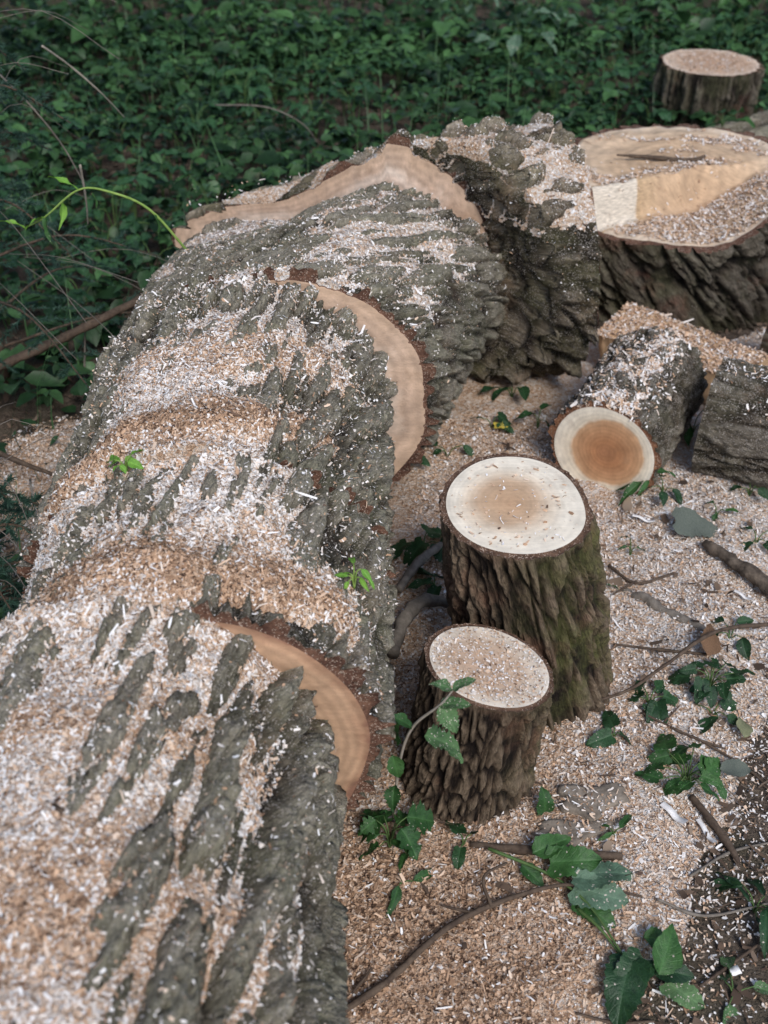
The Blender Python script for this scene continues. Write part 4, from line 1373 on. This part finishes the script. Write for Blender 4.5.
def mass_leaves(X, Y, Zb, size, hts, tone, name, az=None):
    """each leaf: folded hexagon, 4 triangles-pairs"""
    n = len(X)
    a = rng.uniform(0, 2 * np.pi, n) if az is None else az
    dirv = norm(np.stack([np.cos(a), np.sin(a), rng.normal(-.05, .3, n)], -1))
    up = norm(np.stack([rng.normal(0, .3, n), rng.normal(-.12, .3, n), np.ones(n)], -1))
    sx = norm(np.cross(dirv, up))
    nz = np.cross(sx, dirv)
    P = np.stack([X, Y, Zb + hts], -1)
    prof = [(0, 0), (.22, .30), (.5, .34), (.78, .18), (1, 0)]
    V = np.empty((n, 13, 3), F32)
    wf = rng.uniform(.65, 1.15, n)
    k = 0
    for i, (t, wd) in enumerate(prof):
        c = P + dirv * (t * size)[:, None] - nz * (.22 * t * t * size)[:, None]
        V[:, k] = c
        k += 1
        if wd:
            for s in (-1, 1):
                V[:, k] = c + sx * (s * wd * size * wf)[:, None] + nz * (.28 * wd * size)[:, None]
                k += 1
    b = np.arange(n)[:, None] * 11
    V = V[:, :11]
    tr = [(0, 1, 2 - 1 + 1)]
    # order: 0 base; 1 c,2 l,3 r; 4 c,5 l,6 r; 7 c,8 l,9 r; 10 tip
    quads = np.concatenate([b + [1, 4, 5, 2], b + [1, 3, 6, 4], b + [4, 7, 8, 5], b + [4, 6, 9, 7]])
    tris = np.concatenate([b + [0, 1, 2], b + [0, 3, 1], b + [7, 10, 8], b + [7, 9, 10]])
    return mesh_np(name, V.reshape(-1, 3), quads, tris, {'tone': np.repeat(tone, 11)})


def tri_leaves(n, xr, yr, hmax, smin, smax, name, label, ypow=1.0, tl=0):
    X = rng.uniform(*xr, n)
    Y = yr[0] + (yr[1] - yr[0]) * rng.random(n) ** ypow
    sel = rng.random(n) < veg(X, Y)
    X, Y = X[sel], Y[sel]
    m = len(X)
    # clumps share a height so layers of leaves read as plants
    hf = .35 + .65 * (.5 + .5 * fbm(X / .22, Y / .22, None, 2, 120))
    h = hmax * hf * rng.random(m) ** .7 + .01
    tone = np.clip(.36 + .5 * fbm(X / .4, Y / .4, None, 3, 121) + .35 * fbm(X / 1.6, Y / 1.6, None, 2, 127) + rng.normal(0, .2, m) + .25 * (h / hmax - .5) + tl, 0, 1)  # wide noise paints patches of light into the leaf tone; higher leaves paler
    az = rng.uniform(0, 2 * np.pi, m)
    tri_ = rng.random(m) < .55          # these carry three leaflets
    pale = rng.random(m) < .06  # a few leaves brightened as part of the painted light patches
    tone = np.where(pale, np.clip(tone + .45, 0, 1), tone)
    rep_ = np.concatenate([np.arange(m), np.where(tri_)[0], np.where(tri_)[0]])
    az = np.concatenate([az, az[tri_] + 1.25, az[tri_] - 1.25]) + rng.normal(0, .15, len(rep_))
    X, Y, h, tone = X[rep_], Y[rep_], h[rep_] + rng.normal(0, .004, len(rep_)), tone[rep_]
    m = len(rep_)
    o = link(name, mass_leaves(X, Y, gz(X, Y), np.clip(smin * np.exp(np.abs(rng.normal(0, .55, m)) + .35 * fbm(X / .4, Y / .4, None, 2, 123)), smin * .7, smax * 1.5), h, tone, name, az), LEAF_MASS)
    return tag(o, label, 'undergrowth', None, 'stuff')


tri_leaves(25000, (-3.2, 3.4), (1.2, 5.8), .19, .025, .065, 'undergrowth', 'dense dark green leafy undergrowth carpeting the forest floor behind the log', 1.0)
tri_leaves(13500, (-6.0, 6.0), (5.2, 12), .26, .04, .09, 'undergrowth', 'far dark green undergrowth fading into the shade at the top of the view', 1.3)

# individual plants of the undergrowth, three-part leaves
def three_leaf(name, loc, label, group, n_leaf, size, height, kind, mat, rnd):
    root = thing(name, (0, 0, 0), label, 'plant', group)
    for i in range(n_leaf):
        a = i * 6.283 / n_leaf + rnd.uniform(-.4, .4)
        r = size * rnd.uniform(.6, 1.3)
        hh = height * rnd.uniform(.6, 1.1)
        tip = V3(math.cos(a) * r, math.sin(a) * r, hh)
        link('stem', tube_mesh('stem', bez([V3(0, 0, -.01), tip * V3(.3, .3, .8), tip], 4), [.002, .0012], 4), STEM, root)
        for da in (-1.15, 0, 1.15):
            leaf(kind, mat, root, tip, (math.cos(a + da), math.sin(a + da), rnd.uniform(-.3, .15)), size * rnd.uniform(.75, 1.05) * (1.1 if da == 0 else .9), rnd.uniform(-.3, .3))
    return root


def copy_tree(o, loc, rz, sc):
    c = o.copy()
    COL.objects.link(c)
    c.location = loc
    c.rotation_euler = (0, 0, rz)
    c.scale = (sc, sc, sc)
    for ch in o.children:
        d = ch.copy()
        COL.objects.link(d)
        d.parent = c
    return c


rp = random.Random(5)
protos = []
for (nm, lb, gr, kd, mt, sz, ht) in (
        ('bramble_plant', 'bramble plant with serrated three-part leaves in the undergrowth behind the log', 'bramble plants in the undergrowth', 'serrate', LEAF_BACK, .055, .13),
        ('herb_plant', 'low herb with rounded three-part leaves in the undergrowth behind the log', 'rounded herbs in the undergrowth', 'broad', LEAF_BACK, .05, .11),
        ('nettle_plant', 'taller plant with pointed oval leaves in the undergrowth behind the log', 'pointed-leaf plants in the undergrowth', 'ovate', LEAF_BACK, .06, .19)):
    protos.append(three_leaf(nm, None, lb, gr, 4, sz, ht, kd, mt, rp))
used = [False] * 3
placed = []
tries = 0
while len(placed) < 200 and tries < 20000:
    tries += 1
    py = rp.uniform(2, 330)
    px = rp.uniform(-20, 790) if py < 130 else rp.uniform(-20, 200)
    if py > 130 and rp.random() < .35:
        continue
    p = at(px, py, .05)
    if float(veg(np.array(p[0]), np.array(p[1]))) < .45:
        continue
    if any((p[0] - q[0]) ** 2 + (p[1] - q[1]) ** 2 < .13 ** 2 for q in placed):
        continue
    placed.append(p)
    k = rp.choice((0, 0, 1, 1, 2))
    loc = (p[0], p[1], float(gz(p[0], p[1])))
    rz, sc = rp.uniform(0, 6.28), rp.uniform(.75, 1.3)
    if not used[k]:
        used[k] = True
        protos[k].location = loc
        protos[k].rotation_euler = (0, 0, rz)
    else:
        copy_tree(protos[k], loc, rz, sc)

for (lb, px, nl, kd, mt, sz, hh, sp) in (
        ('pale grey-green leafy plant in the undergrowth above the butt section', (520, 62), 9, 'ovate', LEAF_PALE, .10, .30, .16),
        ('pale broad-leaved plant near the top edge above the butt section', (548, 30), 8, 'broad', LEAF_PALE, .09, .28, .15),
        ('pale leafy plant at the top edge right of centre', (470, 18), 8, 'ovate', LEAF_PALE, .09, .30, .15),
        ('fresh green leafy plant at the top right edge beside the small far stump', (752, 30), 9, 'ovate', LEAF_MID, .09, .25, .16),
        ('bright green leafy plant in the undergrowth left of the butt section', (215, 225), 9, 'narrow', LEAF_MID, .08, .25, .10)):
    p = at(*px, .1)
    plant('leafy_plant', lb, 'plant', (p[0], p[1], float(gz(p[0], p[1]))), nl, kd, mt, sz, hh, sp)
p = at(722, 124, .2)
plant('seedling', 'bright green leaves on the grey log between the two far stumps', 'plant', p, 5, 'ovate', LEAF_MID, .08, .03, .06)

# grass blades among it
n = 5200
X = rng.uniform(-2.5, 3.0, n)
Y = rng.uniform(1.2, 6.5, n)
sel = rng.random(n) < veg(X, Y) * .8
X, Y = X[sel], Y[sel]
n = len(X)
Hh = rng.uniform(.10, .32, n)
az = rng.uniform(0, 6.28, n)
bendv = rng.uniform(.1, .7, n)
V = np.empty((n, 7, 3), F32)
for i, t in enumerate((0, .4, .75, 1)):
    c = np.stack([X + np.cos(az) * bendv * Hh * t * t, Y + np.sin(az) * bendv * Hh * t * t, gz(X, Y) + Hh * t * (1 - .2 * t * bendv)], -1)
    wv = .0028 * (1 - t * .9)
    if i < 3:
        V[:, 2 * i] = c - np.stack([np.sin(az) * wv, -np.cos(az) * wv, 0 * az], -1)
        V[:, 2 * i + 1] = c + np.stack([np.sin(az) * wv, -np.cos(az) * wv, 0 * az], -1)
    else:
        V[:, 6] = c
b = np.arange(n)[:, None] * 7
o = link('grass', mesh_np('grass', V.reshape(-1, 3), np.concatenate([b + [0, 1, 3, 2], b + [2, 3, 5, 4]]), b + [4, 5, 6], {'tone': np.repeat(rng.uniform(.3, 1, n), 7)}), LEAF_MASS)
tag(o, 'thin grass blades scattered through the undergrowth', 'grass', None, 'stuff')

# ------------------------------------------------------------------ young spruce at the left edge
SPR = mat_leaf('spruce_needle', (.016, .045, .032), (.05, .11, .075), .55, obj_random=False, rib=False)


def spruce(label, x, y, h, nb, seed, lmax=.5):
    rs = random.Random(seed)
    z0 = float(gz(x, y))
    root = thing('spruce_sapling', (x, y, z0), label, 'spruce')
    link('trunk', tube_mesh('trunk', bez([V3(x, y, z0 - .02), V3(x + .01, y, z0 + h * .5), V3(x, y + .01, z0 + h)], 8), [.016, .010, .003], 8), TWIG, root)
    for b in range(nb):
        zf = .08 + .85 * (b + .5) / nb
        a = b * 2.4 + rs.uniform(-.4, .4)
        L = lmax * (1.05 - zf) * rs.uniform(.75, 1.1) + .05
        s0 = V3(x, y, z0 + h * zf)
        dv = V3(math.cos(a), math.sin(a), 0)
        pts = bez([s0, s0 + dv * L * .5 + V3(0, 0, .04), s0 + dv * L + V3(0, 0, -.05)], 8)
        br = link('branch', tube_mesh('branch', pts, [.005, .003, .0015], 5), TWIG, root)
        PP, DD = [], []
        tw = [pts]
        for q in range(7):
            f = .25 + .7 * q / 7
            i = int(f * (len(pts) - 1))
            sg = 1 if q % 2 else -1
            dd = norm(dv * .7 + sg * V3(-dv[1], dv[0], 0) + V3(0, 0, rs.uniform(-.3, .1)))
            tw.append(np.linspace(pts[i], pts[i] + dd * L * .38 * (1.1 - f), 6))
        for t_ in tw:
            m_ = 22 * len(t_)
            f = rng.random(m_) * (len(t_) - 1.01)
            i = f.astype(int)
            fr = (f - i)[:, None]
            PP.append(t_[i] * (1 - fr) + t_[i + 1] * fr)
            DD.append(norm(norm(t_[i + 1] - t_[i]) * .8 + rng.normal(0, .6, (m_, 3))))
        PP, DD = np.concatenate(PP), np.concatenate(DD)
        m_ = len(PP)
        Ln = rng.uniform(.012, .02, m_)[:, None]
        sd_ = norm(np.cross(DD, rng.normal(0, 1, (m_, 3)))) * .0011
        Vn = np.stack([PP - sd_, PP + sd_, PP + DD * Ln], 1).reshape(-1, 3)
        me = mesh_np('needles', Vn, None, np.arange(m_ * 3).reshape(-1, 3), {'tone': np.repeat(rng.random(m_), 3)})
        nd = link('needles', me, SPR, br)
        nd.matrix_parent_inverse = Matrix.Identity(4)
        nd['kind'] = 'stuff'
    Vd, Qd, nn = [], [], 0
    for b in range(34):
        a = rs.uniform(0, 6.28)
        z = z0 + h * rs.uniform(.25, .85)
        L = lmax * rs.uniform(.5, 1.1)
        p0 = V3(x, y, z)
        d1 = V3(math.cos(a), math.sin(a), rs.uniform(-.2, .5))
        me_pts = bez([p0 + d1 * L * .3, p0 + d1 * L * .7 + V3(0, 0, rs.uniform(-.03, .05)), p0 + d1 * L * 1.1 + V3(rs.uniform(-.06, .06), rs.uniform(-.06, .06), -.08)], 4)
        sd_ = V3(-math.sin(a), math.cos(a), 0) * .0009
        up_ = V3(0, 0, .001)
        ringv = np.stack([me_pts + sd_, me_pts + up_, me_pts - sd_], 1)
        Vd.append(ringv.reshape(-1, 3))
        Qd.append(grid_quads(len(me_pts), 3, True) + nn)
        nn += len(me_pts) * 3
    dt = link('dead_twigs', mesh_np('dead_twigs', np.concatenate(Vd), np.concatenate(Qd)), TWIG_GREY, root)
    dt['kind'] = 'stuff'
    return root


spruce('young dark spruce at the left edge beside the log', -.76, 1.50, .46, 24, 1, .34)
spruce('taller young spruce behind it at the upper left edge', -.98, 2.45, 1.15, 34, 2, .55)

# thin dead stems and grass stalks at the left
for (lb, p) in (('bare grey twig rising at the upper left edge', (at(0, 75, .7), at(30, 105, .66), at(62, 145, .55), at(85, 185, .45))),
                ('pale arched twig over the undergrowth at the upper left', (at(42, 46, .75), at(70, 66, .68), at(100, 92, .6), at(125, 118, .5))),
                ('thin pale twig drooping left of the arching shoot', (at(80, 165, .6), at(86, 200, .5), at(88, 225, .42))),
                ('long thin arched stem above the log in the undergrowth', (at(215, 105, .3), at(265, 107, .32), at(300, 122, .28), at(318, 142, .2))),
                ('pale upright stalk in the undergrowth left of the log', (at(30, 480, .05), at(45, 560, .12), at(60, 610, .12))),
                ('thin straight stalk standing by the fallen branch', (at(84, 385, .02), at(85, 340, .15), at(85, 325, .2)))):
    stick('dry_stem', lb, p, [.003, .0024, .0014], TWIG_PALE if 'pale' in lb else TWIG_GREY, 'stem', k=5)

# ------------------------------------------------------------------ unseen trees, added so that their crowns shade the undergrowth
CROWN = mat_leaf('crown_leaf', (.018, .055, .02), (.05, .12, .04), .5, obj_random=False, rib=False)


def shade_tree(x, y, seed, label, h=8.5):
    rs = np.random.default_rng(seed)
    root = thing('shade_tree', (0, 0, 0), label, 'tree', 'trees round the clearing')
    tp = bez([V3(0, 0, -.1), V3(.1, .05, h * .4), V3(-.05, .1, h)], 10)
    link('trunk', tube_mesh('trunk', tp, [.19, .15, .10, .03], 12, seed, .1), BARK_DARK, root)
    tips = []
    for b in range(16):
        z = h * rs.uniform(.32, .95)
        a = b * 2.4 + rs.uniform(-.5, .5)
        L = 3.0 * (1.15 - z / h) * rs.uniform(.7, 1.1) + .4
        p0 = V3(0, .05, z)
        p2 = p0 + V3(math.cos(a) * L, math.sin(a) * L, .25 * L)
        cv = bez([p0, (p0 + p2) / 2 + V3(0, 0, .12 * L), p2], 5)
        link('limb', tube_mesh('limb', cv, [.05, .03, .01], 6, seed, .1), BARK_DARK, root)
        tips.append(cv)
    Pn = np.concatenate([c_[rs.integers(3, len(c_), 330)] + rs.normal(0, .33, (330, 3)) for c_ in tips])
    m = len(Pn)
    V_, q_ = chip_arrays(Pn, norm(rs.normal(0, .5, (m, 3)) + V3(0, 0, 1)), rs.uniform(.12, .22, m), rs.uniform(.08, .14, m), .5)
    cr = link('crown', mesh_np('crown', V_, q_, attrs={'tone': np.repeat(rs.random(m), 6)}, smooth=False), CROWN, root)
    root.location = (x, y, 0)
    for ch in root.children:
        ch.matrix_parent_inverse = Matrix.Identity(4)
    return root


ft = [shade_tree(-1.2, 8.4, 1, 'broadleaved tree at the edge of the clearing', 8.5), shade_tree(3.4, 8.8, 2, 'broadleaved tree at the edge of the clearing', 8.0)]
for k, (x, y) in enumerate(((-4.2, 6.6), (-3.6, 3.4), (6.2, 7.2), (1.2, 10.5), (-6.0, 9.5), (5.4, 11.5), (-2.8, 11.5))):
    copy_tree(ft[k % 2], (x, y, 0), k * 1.3, 1.0)
